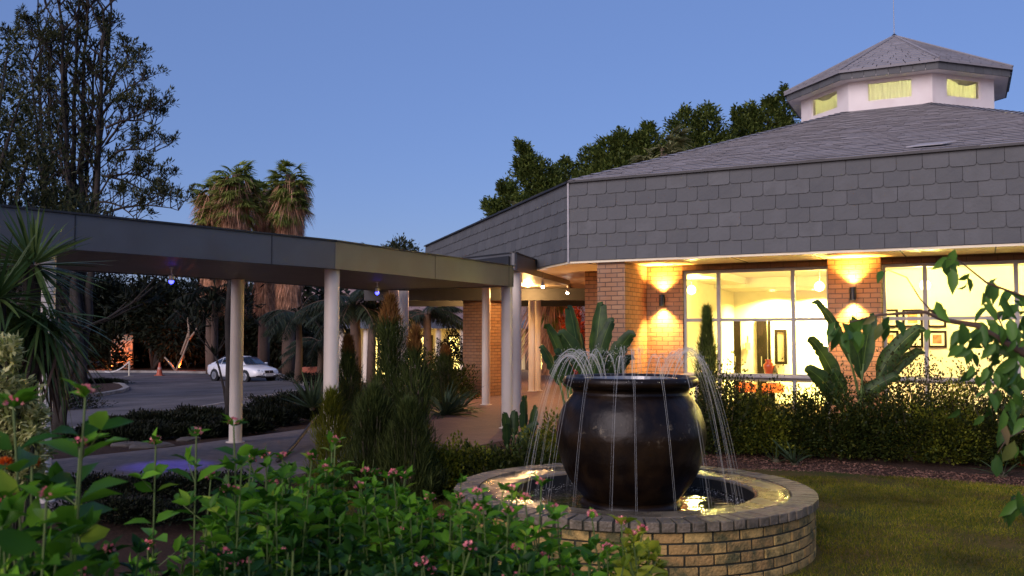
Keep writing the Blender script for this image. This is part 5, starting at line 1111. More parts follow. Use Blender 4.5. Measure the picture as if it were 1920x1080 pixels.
fan_palm('rightmost shaggy fan palm of the cluster above the walkway', 545, 276, 60, .95, 568, 150, 2.2)
fan_palm('pale fan palm rising between the green trees behind the roof', 1243, 205, 44.5, .5, 330, 44, 2.3, name='fan_palm', skirt=False, group='pale fan palms behind the roof')
fan_palm('small pale fan palm low above the left end of the roof edge', 992, 335, 43.5, .4, 400, 30, 1.9, skirt=False, group='pale fan palms behind the roof')
# ---- feather palms
def feather_palm(label, px, py, Y, R=2.0, nf=22, mleaf=None, trunk=True, group='dark feather palms beyond the walkway', droop=.55, lmin=-.1, base=None):
    mleaf = mleaf or M['f_frond']; c = at(px, py, Y); zg = gzf(c.x, c.y); t = thing('feather_palm', label, 'palm tree', (c.x, c.y, zg), group)
    mb = MB(); mb.tube([(c.x, c.y, zg), (c.x+.05, c.y, (zg+c.z)/2), (c.x, c.y, c.z)], [.2, .16, .14], 8)
    parts = []; dirs = unit(rdir(nf, lmin, .95))
    for d in dirs:
        L = R*random.uniform(.8, 1.1); s = np.linspace(0, 1, 12); C = np.array(c)+d*(s[:, None]*L); C[:, 2] -= droop*L*s**2
        mb.tube([Vector(q) for q in C], [.02*(1-.8*k/11) for k in range(12)], 4, cap=False)
        tg = unit(np.gradient(C, axis=0)); m_ = 46; ss = np.linspace(.12, 1, m_); idx = ss*11; i0 = np.minimum(idx.astype(int), 10); f = (idx-i0)[:, None]
        pos = C[i0]*(1-f)+C[i0+1]*f; tt = tg[i0]; sd_ = unit(np.cross(tt, np.array([0, 0, 1.])+1e-3))
        for sg in (1, -1):
            dd = unit(tt*.55+sd_*sg*.8+np.array([0, 0, -.25])+rng.normal(0, .08, (m_, 3))); parts.append(strap_arrays(pos, dd, R*.26*np.sin(np.clip(ss, .05, .97)*PI)**.5, .03*R/2+.012, .5, 3, .8))
    V, F = merge(parts); mb.build('trunk', M['ptr'], t, smooth=True, uv=False); np_mesh('fronds', V, F, mleaf, t); return t
feather_palm('feather palm with arching dark fronds just right of the cream column', 665, 575, 26, 1.7, 24)
feather_palm('feather palm arching in front of the lodge roof', 800, 590, 33, 1.6, 20)
feather_palm('drooping dark feather palm between the two cream columns', 560, 590, 44, 2.3, 26)
feather_palm('drooping dark feather palm near the white car', 600, 640, 48, 2.0, 22)
feather_palm('low drooping feather palm left of the slim crooked trunk', 400, 560, 58, 3.0, 26, M['f_dark'])
feather_palm('thin feather palm whose tips show above the walkway roof', 697, 478, 38, 1.0, 12, droop=.35, lmin=.3)
# ---- bushy tree top above the walkway roof
lob = [(at(px, py, 40), r) for px, py, r in ((735, 472, .5), (750, 462, .5), (765, 470, .5), (745, 490, .9), (770, 490, .7), (722, 482, .5))]
blob_tree('bushy_tree', 'small bushy olive tree top showing above the walkway roof', Vector((lob[0][0].x, 40, gzf(lob[0][0].x, 40))), lob, M['f_tree'], 1300, .16, .06)
# ---- dark belt of trees beyond the drive
bt = [(-40, 590, 66, 6.5), (60, 600, 64, 6), (140, 570, 70, 6), (215, 600, 66, 5.2), (260, 590, 68, 5.5), (290, 590, 64, 5), (350, 585, 70, 5.6), (410, 610, 66, 5), (480, 620, 68, 4.6), (540, 630, 66, 3.6), (590, 650, 62, 3.0), (640, 640, 58, 3.0)]
lbl = ['off the left end of the drive', 'beyond the island at the far left', 'left of the orange glowing wall', 'right of the orange glowing wall', 'behind the white barrier post', 'behind the orange cone', 'behind the forked orange lit tree', 'behind the rear of the white car', 'behind the bonnet of the white car', 'right of the white car', 'behind the red planters', 'behind the cream column with the shrub']
for k, (px, py, Y, r) in enumerate(bt):
    Y += 6; c = at(px, py, Y); zg = gzf(c.x, c.y); r2 = r*.62; lobes = []
    for j in range(9):
        lobes.append((Vector((c.x+random.uniform(-.5, .5)*r, c.y+random.uniform(-.3, .5)*r, zg+r*random.uniform(.25, 1.15))), r*random.uniform(.32, .5)))
    if k in (2, 3): lobes = [l for l in lobes if abs((960+FPX*l[0].x/l[0].y)-180) > 34 or l[0].z > zg+4.4]
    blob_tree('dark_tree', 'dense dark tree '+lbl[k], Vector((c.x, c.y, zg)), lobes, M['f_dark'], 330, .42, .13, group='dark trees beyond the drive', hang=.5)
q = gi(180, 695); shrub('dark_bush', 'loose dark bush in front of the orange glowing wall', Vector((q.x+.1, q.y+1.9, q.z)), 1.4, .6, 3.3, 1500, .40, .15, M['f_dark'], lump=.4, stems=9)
# far wood behind as one mass
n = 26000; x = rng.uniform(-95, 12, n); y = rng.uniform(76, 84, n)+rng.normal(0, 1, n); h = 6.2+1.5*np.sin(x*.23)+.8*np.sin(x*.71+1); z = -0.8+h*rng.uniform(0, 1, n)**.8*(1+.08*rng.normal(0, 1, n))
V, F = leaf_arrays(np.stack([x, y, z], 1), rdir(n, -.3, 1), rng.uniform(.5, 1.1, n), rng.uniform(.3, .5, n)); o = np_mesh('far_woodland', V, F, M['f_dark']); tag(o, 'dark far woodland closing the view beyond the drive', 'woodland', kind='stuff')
# forked slim tree lit orange and slim dark trunks
p = gi(322, 697)+Vector((0, .8, 0)); mb = MB(); tips = []
for (a, c) in (((0, 0, 0), (.9, 0, 2.3)), ((.35, 0, 1.2), (.95, .3, 3.6)), ((.9, 0, 2.3), (1.5, 0, 3.2)), ((.9, 0, 2.3), (.7, .2, 3.9)), ((0, 0, 0), (-.9, .2, 1.0))):
    mb.tube([p+Vector(a), p+(Vector(a)+Vector(c))/2+Vector((.05, 0, 0)), p+Vector(c)], [.09, .075, .05], 7); tips.append((p+Vector(c), Vector((0, 0, 1)))); tips.append((p+Vector(c)+Vector((0, .3, .5)), Vector((0, 0, 1))))
V, F = tufts(tips[2:8], 30, .3, .1, .8); tree('slim_tree', 'slim forked tree with its trunk lit orange beyond the cone', p, mb, V, F, M['f_dark'], mat('pale bark', (.3, .22, .16), .8))
def slim(label, px, pyb, pts_px, r, Y=None, gr=.9, name='slim_tree'):
    b0 = gi(px, pyb) if Y is None else at(px, pyb, Y); mb = MB(); P = [b0]+[at(x, y, b0.y+.05*k) for k, (x, y) in enumerate(pts_px)]; mb.tube(P, [r*(1-.5*k/len(P)) for k in range(len(P))], 8); tips = [(P[-1], Vector((0, 0, 1)))]
    for _ in range(6): grow(mb, P[-1], (random.gauss(0, .5), random.gauss(0, .5), .7 if gr > .5 else -.1), gr, r*.4, 1, tips)
    V, F = tufts(tips, 12, .2, .05, .4); tree(name, label, b0, mb, V, F, M['f_dark'])
slim('slim crooked dark trunk right behind the cream column in front of the car', 430, 797, [(429, 740), (430, 680), (427, 600), (431, 540), (430, 500)], .085, gr=.3)
slim('thin dark leaning trunk left of the slim crooked trunk', 428, 792, [(420, 730), (411, 690), (404, 668)], .03)
slim('dark trunk of a small tree behind the left walkway column', 108, 835, [(110, 790), (103, 740), (112, 690), (100, 620), (105, 540)], .10)
slim('second dark trunk beside the left walkway column', 116, 835, [(118, 780), (125, 730), (138, 680), (150, 620)], .07)
# ================================================================== SHRUBS AND BEDS
def needle_shrub(label, px, pyb, pyt, Y, w, m=None, rust=True, n=9000, L=.09, group='columnar needle leaved shrubs'):
    """upright shrub of rope-like shoots"""
    top = at(px, pyt, Y); c = Vector((top.x, Y, gzf(top.x, Y))); H_ = top.z-c.z; t = thing('needle_shrub', label, 'shrub', c, group)
    f = rng.uniform(0, 1, n); a = rng.uniform(0, 2*PI, n); prof = (1-f**2.2)**.6*(.62+.38*(1-f))*(1+.22*np.sin(f*14+px)+.12*np.sin(a*3+f*9)); rr = w*prof*rng.uniform(.25, 1.05, n)**.5
    rr *= 1+.35*np.sin(a*5+f*7+px)*np.sin(f*11+a*2)+.16*rng.normal(0, 1, n); P = np.stack([c.x+rr*np.cos(a), c.y+rr*np.sin(a), c.z+.03+f*H_+.06*np.sin(a*7+px)*rr/w], 1); D = np.stack([np.cos(a)*.55, np.sin(a)*.55, np.full(n, 1.0)], 1)+rng.normal(0, .38, (n, 3))
    sel = (f > .86) & rust if rust else np.zeros(n, bool)
    V, F = strap_arrays(P[~sel], D[~sel], rng.uniform(.8, 1.9, (~sel).sum())*L, .010, -.1, 2, .6); np_mesh('foliage', V, F, m or M['f_needle'], t)
    if sel.any(): V, F = strap_arrays(P[sel], D[sel], rng.uniform(.7, 1.5, sel.sum())*L, .012, -.1, 2, .6); np_mesh('young_shoots', V, F, M['f_rust'], t)
    mb = MB()
    for k in range(9):
        aa = random.uniform(0, 2*PI); mb.tube([c, c+Vector((math.cos(aa)*w*.3, math.sin(aa)*w*.3, H_*.4)), c+Vector((math.cos(aa)*w*.45, math.sin(aa)*w*.45, H_*.8))], [.03, .018, .006], 5)
    mb.build('stems', M['twig'], t, uv=False); return t
needle_shrub('tallest rust tipped needle shrub before the walkway', 731, 870, 566, 11.2, .31, n=9000)
needle_shrub('needle shrub with rust tips right of the tallest one', 778, 860, 625, 11.0, .27, n=6500)
needle_shrub('narrow needle shrub between the cream column and the tallest shrub', 653, 850, 640, 13.4, .26, n=6000, m=M['f_needle'])
needle_shrub('low broad needle shrub at the foot of the tallest shrub', 700, 875, 740, 10.6, .38, rust=False, n=7000)
needle_shrub('low needle shrub hiding the foot of the nearest white column', 622, 850, 745, 10.9, .24, m=M['f_gold'], rust=False, n=3500)
needle_shrub('wispy needle shrub low beside the bright hedge', 765, 880, 765, 10.3, .34, rust=False, n=5000)
needle_shrub('small rust tipped shrub by the dracaena', 835, 760, 655, 20.5, .34, n=5000)
# columnar conifer before the window
needle_shrub('slim dark conifer in front of the left window', 1325, 800, 584, 14.9, .21, m=M['f_ficus'], rust=False, n=9000, L=.08, group='dark conifers by the windows')
# hedges
def at0(px, Y, dz=0): x = (px-960)/FPX*Y; return Vector((x, Y, gzf(x, Y)+dz))
k = 0
for (px, Y, rx, ry, h, m, lab) in ((800, 10.9, .5, .4, .55, 'f_gold', 'low golden green bush left in the row before the pavement'), (860, 11.0, .5, .4, .5, 'f_gold', 'low golden green bush in the middle of the row before the pavement'), (915, 10.9, .45, .4, .48, 'f_hedge', 'low golden green bush at the right end of the row before the pavement'), (975, 10.9, .42, .4, .55, 'f_hedge', 'dark green bush between the fountain and the white columns'), (1035, 11.4, .4, .4, .75, 'f_gold', 'golden green bush behind the left side of the jar'), (745, 10.5, .5, .4, .5, 'f_hedge', 'dark low bush below the needle shrubs')):
    shrub('low_bush', lab, at0(px, Y), rx, ry, h, 4200, .05, .028, M[m], group='low bushes before the pavement')
for j, (px, Y, rx, ry, h, m) in enumerate(((1365, 12.3, .55, .5, .95, 'f_hedge'), (1425, 12.0, .55, .5, .82, 'f_hedge'), (1490, 11.9, .55, .5, .80, 'f_hedge'), (1555, 11.7, .6, .5, .86, 'f_hedge'), (1625, 11.4, .6, .5, .84, 'f_hedge'), (1700, 11.2, .6, .5, .86, 'f_hedge'), (1770, 11.0, .6, .5, .88, 'f_hedge'), (1840, 10.7, .6, .5, .85, 'f_hedge'), (1915, 10.5, .6, .5, .85, 'f_hedge'), (1990, 10.3, .6, .5, .85, 'f_hedge'))):
    labs = ['hedge bush right behind the jar', 'hedge bush below the orange table', 'hedge bush with strappy leaves at its foot', 'hedge bush left below the big paddle plant', 'hedge bush below the brick pier lamp', 'hedge bush with the warm glow on its left', 'hedge bush below the framed pictures', 'hedge bush under the near leafy branch', 'hedge bush above the red pot', 'hedge bush beyond the red pot at the edge of the picture']
    Y = gi(px, 861+max(0, px-1400)*.045).y+.42
    shrub('hedge_bush', labs[j], at0(px, Y), rx, ry, h*random.uniform(.82, 1.1), 6200, .055, .03, M['f_gold' if j in (1, 6) else 'f_hedge'], lump=.34, group='hedge of low bushes along the lawn')
# loose airy shrubs in front of the windows
for j, (px, Y, rx, ry, h, n, lab) in enumerate(((1360, 13.2, .55, .4, 1.30, 3000, 'loose leafy shrub with upright twigs below the left window'), (1430, 13.4, .5, .4, 1.1, 2000, 'thin loose shrub below the two vases'), (1700, 12.6, .7, .5, 1.55, 3600, 'airy small leaved shrub before the framed pictures'), (1790, 12.4, .7, .5, 1.35, 3000, 'airy shrub under the sill of the right window'), (1860, 12.0, .7, .5, 1.5, 3200, 'airy shrub before the right end of the right window'), (1300, 12.8, .4, .35, 1.0, 1800, 'loose shrub just right of the jar rim'))):
    shrub('loose_shrub', lab, at0(px, Y+1.25), rx, ry, h*.9, n, .05, .03, M['f_airy'], group='loose shrubs below the hotel windows', lump=.35, stems=14)
# dark ground cover beyond the path
for j, (px, py, rx, ry, h, lab) in enumerate(((200, 830, 1.0, .7, .35, 'dark low ground cover bush nearest the left column'), (300, 800, 1.2, .6, .4, 'dark low bush in the middle of the bed by the drive'), (370, 790, 1.0, .6, .4, 'dark low bush left of the slim crooked trunk'), (240, 815, .9, .6, .3, 'dark flat bush behind the flat stones'), (350, 822, .7, .4, .25, 'small dark bush near the smallest flat stone'), (490, 800, .7, .6, .55, 'dark bush right of the far column foot'), (535, 775, 1.1, .7, .75, 'large rounded dark bush between the two columns'), (590, 790, .8, .6, .6, 'dark bush left of the near white column'), (150, 722, 2.2, 1.2, .55, 'dark bush on the kerbed island in the drive'), (190, 722, 1.6, .9, .5, 'dark tapering bush on the tip of the kerbed island'), (95, 770, 1.6, 1.0, 1.3, 'dark bush behind the left column'), (450, 815, .6, .4, .4, 'small dark bush at the foot of the slim crooked trunk'))):
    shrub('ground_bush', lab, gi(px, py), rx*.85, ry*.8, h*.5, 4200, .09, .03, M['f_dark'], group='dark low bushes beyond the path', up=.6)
for j, (px, py, lab) in enumerate(((600, 722, 'low clipped bush before the red planters'), (560, 715, 'small low bush on the kerb right of the white car'))):
    shrub('kerb_bush', lab, gi(px, py), 1.1, .7, .45, 2500, .09, .035, M['f_dark'], group='low bushes by the red planters')
# near dark bed in front of the path
for j, (px, py, rx, lab) in enumerate(((250, 935, .5, 'dark ground cover clump at the near edge of the path'), (330, 930, .5, 'dark ground cover clump right of the first one at the path edge'), (180, 930, .45, 'dark ground cover clump below the left column'), (410, 925, .4, 'dark ground cover clump right of the bare gravel patch'), (200, 975, .5, 'dark clump in the bed nearest the left bottom flowers'), (290, 985, .5, 'dark clump in the middle of the near bed'), (380, 975, .45, 'dark clump in the near bed below the far column'), (470, 960, .45, 'dark clump at the right end of the near bed'))):
    q = gi(px, py); shrub('edge_clump', lab, q, rx, .3, .16, 2500, .04, .02, M['f_dark'], group='dark clumps along the near edge of the path')
# grassy strap plants
def strap_plant(label, base, n, L, Wd, droop, m, zmin=.2, name='strap_leaf_plant', cat='plant', group=None, segs=6, col=0, head=0.0, trunk=0):
    base = Vector(base); t = thing(name, label, cat, base, group); h = head
    if trunk: mb = MB(); mb.tube([base, base+Vector((.03, .02, h*.5)), base+Vector((0, 0, h))], [trunk, trunk*.8, trunk*.7], 10); mb.build('trunk', M['bark'], t, uv=False)
    d = rdir(n, zmin, 1); P = np.tile(np.array(base)+[0, 0, h], (n, 1))+d*.03; V, F = strap_arrays(P, d, rng.uniform(.75, 1.1, n)*L, Wd, droop*rng.uniform(.4, 1.4, n), segs, .6); np_mesh('leaves', V, F, m, t, smooth=True)
    if not trunk: mb = MB(); mb.lathe([(.05, -.03), (.06, .03), (.02, .08)], base, 8); mb.build('root_crown', M['twig'], t, uv=False)
    return t
strap_plant('large strappy plant left of the square brick pillar', at0(835, 19.0), 70, 1.15, .06, .35, M['f_agave'], .15, group='strappy plants')
strap_plant('strappy plant with arching leaves at the pillar foot', at0(862, 19.8), 40, .8, .06, .6, M['f_agave'], .1, group='strappy plants')
strap_plant('spiky fan of stiff leaves in the bush beyond the path', at0(588, 17.6, .3), 46, .8, .05, .05, M['f_agave'], .3, group='strappy plants')
strap_plant('small dark spiky plant in front of the red pavement', at0(842, 11.3, .25), 46, .30, .022, .05, M['f_dark'], .0, group='strappy plants')
strap_plant('strappy plant on the soil strip at the foot of the hedge', gi(1490, 872), 26, .5, .03, .25, M['f_agave'], .35, group='strappy plants')
strap_plant('small strappy tuft on the soil strip further left', gi(1455, 868), 14, .4, .025, .2, M['f_agave'], .35, group='strappy plants')
strap_plant('bright strappy tuft at the hedge foot near the red pot', gi(1880, 895), 26, .45, .02, .4, M['f_agave'], .3, group='strappy plants')
# feathery clipped ball shrubs far right of shrubs near lodge
shrub('round_shrub', 'round dark topiary ball between the lodge columns', at0(846, 26, .9), .42, .42, .8, 3500, .07, .03, M['f_dark'], group='shrubs before the lodge')
shrub('round_shrub', 'round green shrub left of the topiary ball', at0(818, 24), .5, .5, 1.2, 3500, .08, .035, M['f_hedge'], group='shrubs before the lodge')
shrub('round_shrub', 'green shrub below the topiary ball', at0(850, 24), .6, .5, .9, 3500, .08, .035, M['f_hedge'], group='shrubs before the lodge')
# ---- yucca at the left
yb = at(62, 497, 5.6); zg = gzf(yb.x, yb.y)
t = thing('yucca_tree', 'spiky yucca with long narrow blades in front of the left column', 'yucca', (yb.x, yb.y, zg))
mb = MB(); mb.tube([(yb.x-.1, yb.y+.1, zg), (yb.x-.05, yb.y+.05, 1.4), (yb.x, yb.y, yb.z)], [.09, .07, .05], 10); mb.build('trunk', M['bark'], t, smooth=True, uv=False)
d = rdir(130, -.75, .98); V, F = strap_arrays(np.tile(np.array(yb), (130, 1))+d*.03, d, rng.uniform(.32, .52, 130), .022, rng.uniform(.0, .22, 130), 6, .55); np_mesh('upper_head', V, F, M['f_yucca'], t, smooth=True)
q = at(70, 590, 5.5); d = rdir(170, -1, .1); V, F = strap_arrays(np.tile(np.array(q), (170, 1))+d*.04+rng.normal(0, .05, (170, 3)), d, rng.uniform(.3, .52, 170), .022, rng.uniform(.1, .5, 170), 6, .55); np_mesh('lower_head', V, F, M['f_yucca'], t, smooth=True)
# dead hanging leaves
d = rdir(60, -1, -.7); q = at(75, 640, 5.5); V, F = strap_arrays(np.tile(np.array(q), (60, 1))+rng.normal(0, .05, (60, 3)), d, rng.uniform(.3, .6, 60), .02, 0, 4, .6); np_mesh('dead_leaves', V, F, mat('dead yucca leaves', (.06, .035, .025), .9), t)
q2 = at(-5, 560, 5.2); d = rdir(120, -.6, .95); V, F = strap_arrays(np.tile(np.array(q2), (120, 1))+d*.03, d, rng.uniform(.35, .5, 120), .022, rng.uniform(0, .25, 120), 6, .55)
t = thing('yucca_tree', 'second spiky yucca head cut by the left edge of the picture', 'yucca', (q2.x, q2.y, 0)); np_mesh('blades', V, F, M['f_yucca'], t, smooth=True); mb = MB(); mb.tube([(q2.x, q2.y, 0), (q2.x, q2.y, q2.z)], [.07, .05], 8); mb.build('trunk', M['bark'], t, uv=False)
# ---- variegated shrub
vb = at(20, 700, 4.7); t = thing('variegated_shrub', 'cream and green variegated shrub at the left edge', 'shrub', (vb.x, vb.y, 0)); P, D = [], []
mb = MB()
for (px, py, r) in ((10, 690, .19), (30, 740, .21), (0, 780, .3), (50, 790, .18), (70, 840, .16), (20, 870, .24), (-30, 720, .3), (85, 805, .09), (60, 750, .12), (35, 660, .10), (5, 650, .12), (75, 880, .14), (-20, 900, .3), (95, 775, .06), (40, 920, .2)):
    px -= 22; r *= .85; c = np.array(at(px, py, 4.7+random.uniform(-.1, .15))); n = 0
    for _ in range(max(4, int(70*r/.2*.8))):
        dd = rdir(1)[0]; tip = c+dd*r*random.uniform(.6, 1.05); m_ = 10; a = unit(dd+np.array([0, 0, .4])+rng.normal(0, .2, 3)); s = np.linspace(0, 1, m_)[:, None]
        P.append(tip-a*.07*(1-s)); D.append(unit(rng.normal(0, 1, (m_, 3)))*.8+a*.8)
    mb.tube([(vb.x, vb.y, 0), Vector(c)], [.02, .008], 5)
P = np.concatenate(P); D = np.concatenate(D); V, F = leaf_arrays(P, D, rng.uniform(.035, .06, len(P)), .021, T_TRI); np_mesh('foliage', V, F, M['f_varieg'], t); mb.build('stems', M['twig'], t, uv=False)
# ---- paddle-leaved plants
def paddles(label, c, leaves, group='large paddle leaved plants'):
    """leaves: (tip px, tip py, width, base z, depth offset)"""
    c = Vector(c); t = thing('paddle_leaf_plant', label, 'plant', c, group)
    for (px, py, wd, Lf, dy) in leaves:
        Lf *= .86
        tip = at(px, py, c.y+dy); root = c+Vector((random.uniform(-.22, .22), random.uniform(-.12, .12), 0)); tot = tip-root; n = 14
        P = []; 
        for k in range(n+1):
            f = k/n; q = root+tot*f; q.z += .12*math.sin(PI*f)*tot.length-(.05*tot.length*max(0, f-.8)/.2 if k == n else 0); q.x -= tot.x*.18*math.sin(PI*f); P.append(q)
        i0 = int(n*(1-Lf)); mb = MB(); mb.tube(P[:i0+2], [.028*(1-.5*k/(i0+2)) for k in range(i0+2)], 7)
        st = mb.build('leaf_stalk', M['stem'], t, smooth=True, uv=False)
        seg = P[i0:]; vs = []; m_ = len(seg)
        fine = [];
        for k in range(m_-1):
            for j in range(3): fine.append(seg[k].lerp(seg[k+1], j/3))
        fine.append(seg[-1]); m_ = len(fine); vdir = (Vector((0, 0, EYE))-Vector(fine[m_//2])); tw = random.uniform(-.9, .9)
        for k, q in enumerate(fine):
            f = k/(m_-1); tg = (fine[min(k+1, m_-1)]-fine[max(k-1, 0)]).normalized(); sd_ = tg.cross(vdir).normalized(); nn = sd_.cross(tg); sd_ = (sd_*math.cos(tw)+nn*math.sin(tw)).normalized(); nn = tg.cross(sd_)
            w = wd*1.05*min(1, (f*4.5+.02))**.7*max(0.02, 1-f**3.2)**.62*(1+.05*math.sin(f*23))*(random.uniform(.72, .9) if random.random() < .12 else 1)
            vs += [q-sd_*w+nn*w*.34, q-sd_*w*.5+nn*w*.08, q, q+sd_*w*.5+nn*w*.08, q+sd_*w+nn*w*.28]
        b = MB(); b.add(vs, [(k*5+j, k*5+j+1, (k+1)*5+j+1, (k+1)*5+j) for k in range(m_-1) for j in range(4)]); lo = b.build('paddle_leaf', M['f_paddle'], t, smooth=True, uv=False); ul = lo.data.uv_layers.new(name='UVMap').data
        for lp_, dt in zip(lo.data.loops, ul): dt.uv = ((lp_.vertex_index % 5)/4, (lp_.vertex_index//5)/(m_-1))
paddles('large paddle leaved plant behind the jar in front of the brick pier', at0(1098, 13.4), ((1064, 562, .12, .62, 0), (1130, 555, .13, .62, 0), (1152, 588, .11, .6, -.1), (1192, 616, .13, .6, -.2), (1020, 602, .12, .5, .1), (1045, 615, .13, .55, -.2), (1010, 640, .10, .5, .2), (1190, 662, .10, .5, .3), (1040, 650, .12, .5, -.3), (1130, 650, .13, .5, -.3), (1165, 690, .12, .5, 0), (1075, 600, .11, .5, .2)))
paddles('large dark paddle leaved plant in front of the brick pier with the lamp', at0(1598, 14.0), ((1521, 553, .07, .6, 0), (1513, 628, .13, .6, .1), (1508, 686, .14, .6, -.1), (1640, 578, .13, .6, -.1), (1736, 606, .14, .6, 0), (1735, 650, .11, .5, .2), (1560, 690, .10, .45, -.2), (1690, 700, .12, .5, -.1), (1530, 710, .12, .5, .1), (1590, 600, .12, .6, -.2)))
paddles('small broad leaved plant at the foot of the white columns', at0(975, 12.6), ((945, 770, .07, .7, 0), (985, 735, .08, .7, 0), (1005, 755, .07, .7, .1), (950, 790, .06, .7, -.1), (1010, 790, .07, .7, 0), (965, 765, .07, .6, .1)))
# ---- lantana in the foreground
def lantana(label, cpx, cpy, Y, sx, sy, ns, nf, m='f_lant', L=.062, tall=(), spread_root=.5, dens=1.0, colr='pink'):
    top = at(cpx, cpy, Y); base = Vector((top.x, Y, 0)); t = thing('flowering_bush', label, 'flowering shrub', base, 'bright green flowering bushes in front of the fountain')
    mb = MB(); P, D, LL, PL, DL = [], [], [], [], []; tipsL = []
    lst = [(cpx+random.uniform(-sx, sx), None, Y+random.uniform(-.35, .35)) for _ in range(ns)]
    jobs = []
    for (px, _, Yj) in lst: jobs.append((px, cpy+(random.gauss(0, 1)*.9+.75)*sy+((px-cpx)/sx)**2*22, Yj, False))
    for (px, py, Yj) in tall: jobs.append((px, py, Yj, True))
    for (px, py, Yj, tl) in jobs:
        tp = at(px, py, Yj); rt = Vector((base.x+(tp.x-base.x)*spread_root+random.gauss(0, .05), base.y+(Yj-Y)*spread_root, 0.0)); n = 10; pts = []
        bx = random.gauss(0, .04)
        for k in range(n+1):
            f = k/n; q = rt.lerp(tp, f); q.x += bx*math.sin(PI*f); pts.append(q)
        mb.tube(pts, [.0032*(1-.6*k/n)+.0012 for k in range(n+1)], 5); tipsL.append((pts[-1], tl))
        ax = (pts[-1]-pts[-3]).normalized(); step = .045; Ltot = min(.95, (tp-rt).length*.85); step *= .95; nn = int(Ltot/step); ph = random.uniform(0, PI)
        for _ in range(4):
            dv = Vector((random.gauss(0, .7), random.gauss(0, .7), .8)).normalized(); P.append(pts[-1]); D.append(dv); LL.append(L*random.uniform(.45, .85))
        for k in range(nn):
            f = 1-(k*step)/(tp-rt).length; i = min(int(f*n), n-1); q = pts[i].lerp(pts[i+1], f*n-i); a = ph+k*PI/2; s = Vector((math.cos(a), math.sin(a), 0))
            sz = L*min(1, .5+.17*k)*random.uniform(.75, 1.3)*(1.15 if tl else 1)
            if tl and k % 3 == 1 and k < 8: continue
            for sg in (1, -1):
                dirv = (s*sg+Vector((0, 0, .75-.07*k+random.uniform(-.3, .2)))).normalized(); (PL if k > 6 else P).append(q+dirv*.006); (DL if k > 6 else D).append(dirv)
                if k <= 6: LL.append(sz)
            if random.random() < .3*dens and k > 2:
                a2 = random.uniform(0, 2*PI); q2 = q+Vector((math.cos(a2), math.sin(a2), .8))*random.uniform(.04, .09); mb.tube([q, q2], [.002, .001], 3)
                for _ in range(4): dv = Vector((random.gauss(0, 1), random.gauss(0, 1), .6)).normalized(); P.append(q2); D.append(dv); LL.append(L*random.uniform(.5, .9))
    V, F = leaf_arrays(P, D, np.array(LL), np.array(LL)*rng.uniform(.42, .62, len(LL)), T_LEAF3, twist=.45); np_mesh('leaves', V, F, M[m], t, smooth=True)
    if PL: n = len(PL); V, F = leaf_arrays(PL, DL, rng.uniform(.8, 1.3, n)*L, rng.uniform(.8, 1.2, n)*L*.6, T_LEAF3, twist=.4); np_mesh('lower_leaves', V, F, M['f_lant_shade'], t, smooth=True)
    mb.build('stems', M['stem'], t, uv=False)
    cand = [p for p, tl in tipsL if tl]+[p for p, tl in tipsL if not tl]
    for p in cand[:nf]:
        Pf, Df = [], []
        for _ in range(26): dv = rdir(1, -.1, 1)[0]; Pf.append(np.array(p)+dv*.011+np.array([0, 0, .01])); Df.append(dv+rng.normal(0, .3, 3))
        V, F = leaf_arrays(Pf, Df, .009, .009, T_TRI, twist=2); np_mesh('flower_head', V, F, M[colr], t)
FL = [
 ('flowering bush at the far left with a tall pink topped stem', 60, 950, 1.9, 110, 50, 11, 4, ((160, 745, 1.9), (20, 945, 1.8), (25, 765, 1.8), (150, 840, 2.1))),
 ('low dim flowering bush in the bottom left corner', 180, 1040, 2.2, 120, 26, 18, 2, ()),
 ('flowering bush with two tall stems before the blue lit paving', 340, 1010, 2.6, 100, 30, 26, 3, ((292, 835, 2.5), (368, 818, 2.5), (395, 900, 2.7))),
 ('flowering bush whose pink head crosses the foot of the far column', 450, 925, 2.8, 80, 30, 34, 5, ((438, 800, 2.6), (470, 870, 2.8), (500, 862, 2.9))),
 ('leafy flowering bush below the bent hose', 560, 915, 3.0, 80, 32, 40, 4, ((530, 862, 3), (628, 832, 3.0))),
 ('leafy flowering bush with pink heads below the needle shrubs', 680, 925, 3.1, 80, 30, 42, 5, ((685, 890, 3.1), (705, 893, 3.2))),
 ('flowering bush left of the fountain with forked pale stems', 790, 945, 3.0, 75, 30, 38, 3, ((738, 895, 2.9), (760, 900, 3.0))),
 ('flowering bush overlapping the left rim of the fountain', 900, 960, 3.0, 75, 30, 36, 5, ((862, 940, 2.9), (895, 930, 2.8), (960, 925, 2.8))),
 ('flowering bush in front of the fountain bricks with a tall forked stem', 1000, 1000, 2.9, 70, 28, 32, 4, ((1015, 912, 2.8), (985, 940, 2.8), (1040, 960, 2.9))),
 ('flowering bush below the centre of the jar with one pink head', 1120, 1045, 2.9, 70, 20, 26, 3, ((1110, 972, 2.8),)),
 ('yellow green flowering bush at the right end of the row before the bricks', 1200, 1040, 2.8, 45, 20, 18, 1, ((1165, 985, 2.7), (1205, 1000, 2.7), (1185, 1010, 2.8))),
 ('dim flowering bush low in the middle of the bottom edge', 560, 1030, 2.3, 160, 22, 34, 3, ()),
 ('dim flowering bush at the bottom edge below the fountain rim', 850, 1045, 2.4, 150, 20, 34, 3, ()),
]
for i, (lab, a, b_, Y, sx, sy, ns, nf, tl) in enumerate(FL):
    lantana(lab, a, b_-(8 if i > 2 else -10), Y, sx, sy*1.35, int(ns*.85), nf+2, 'f_lanty' if i == 10 else 'f_lant' if i not in (1, 11, 12) else 'f_lant_shade', tall=tl, L=(.092 if i == 0 else .066))
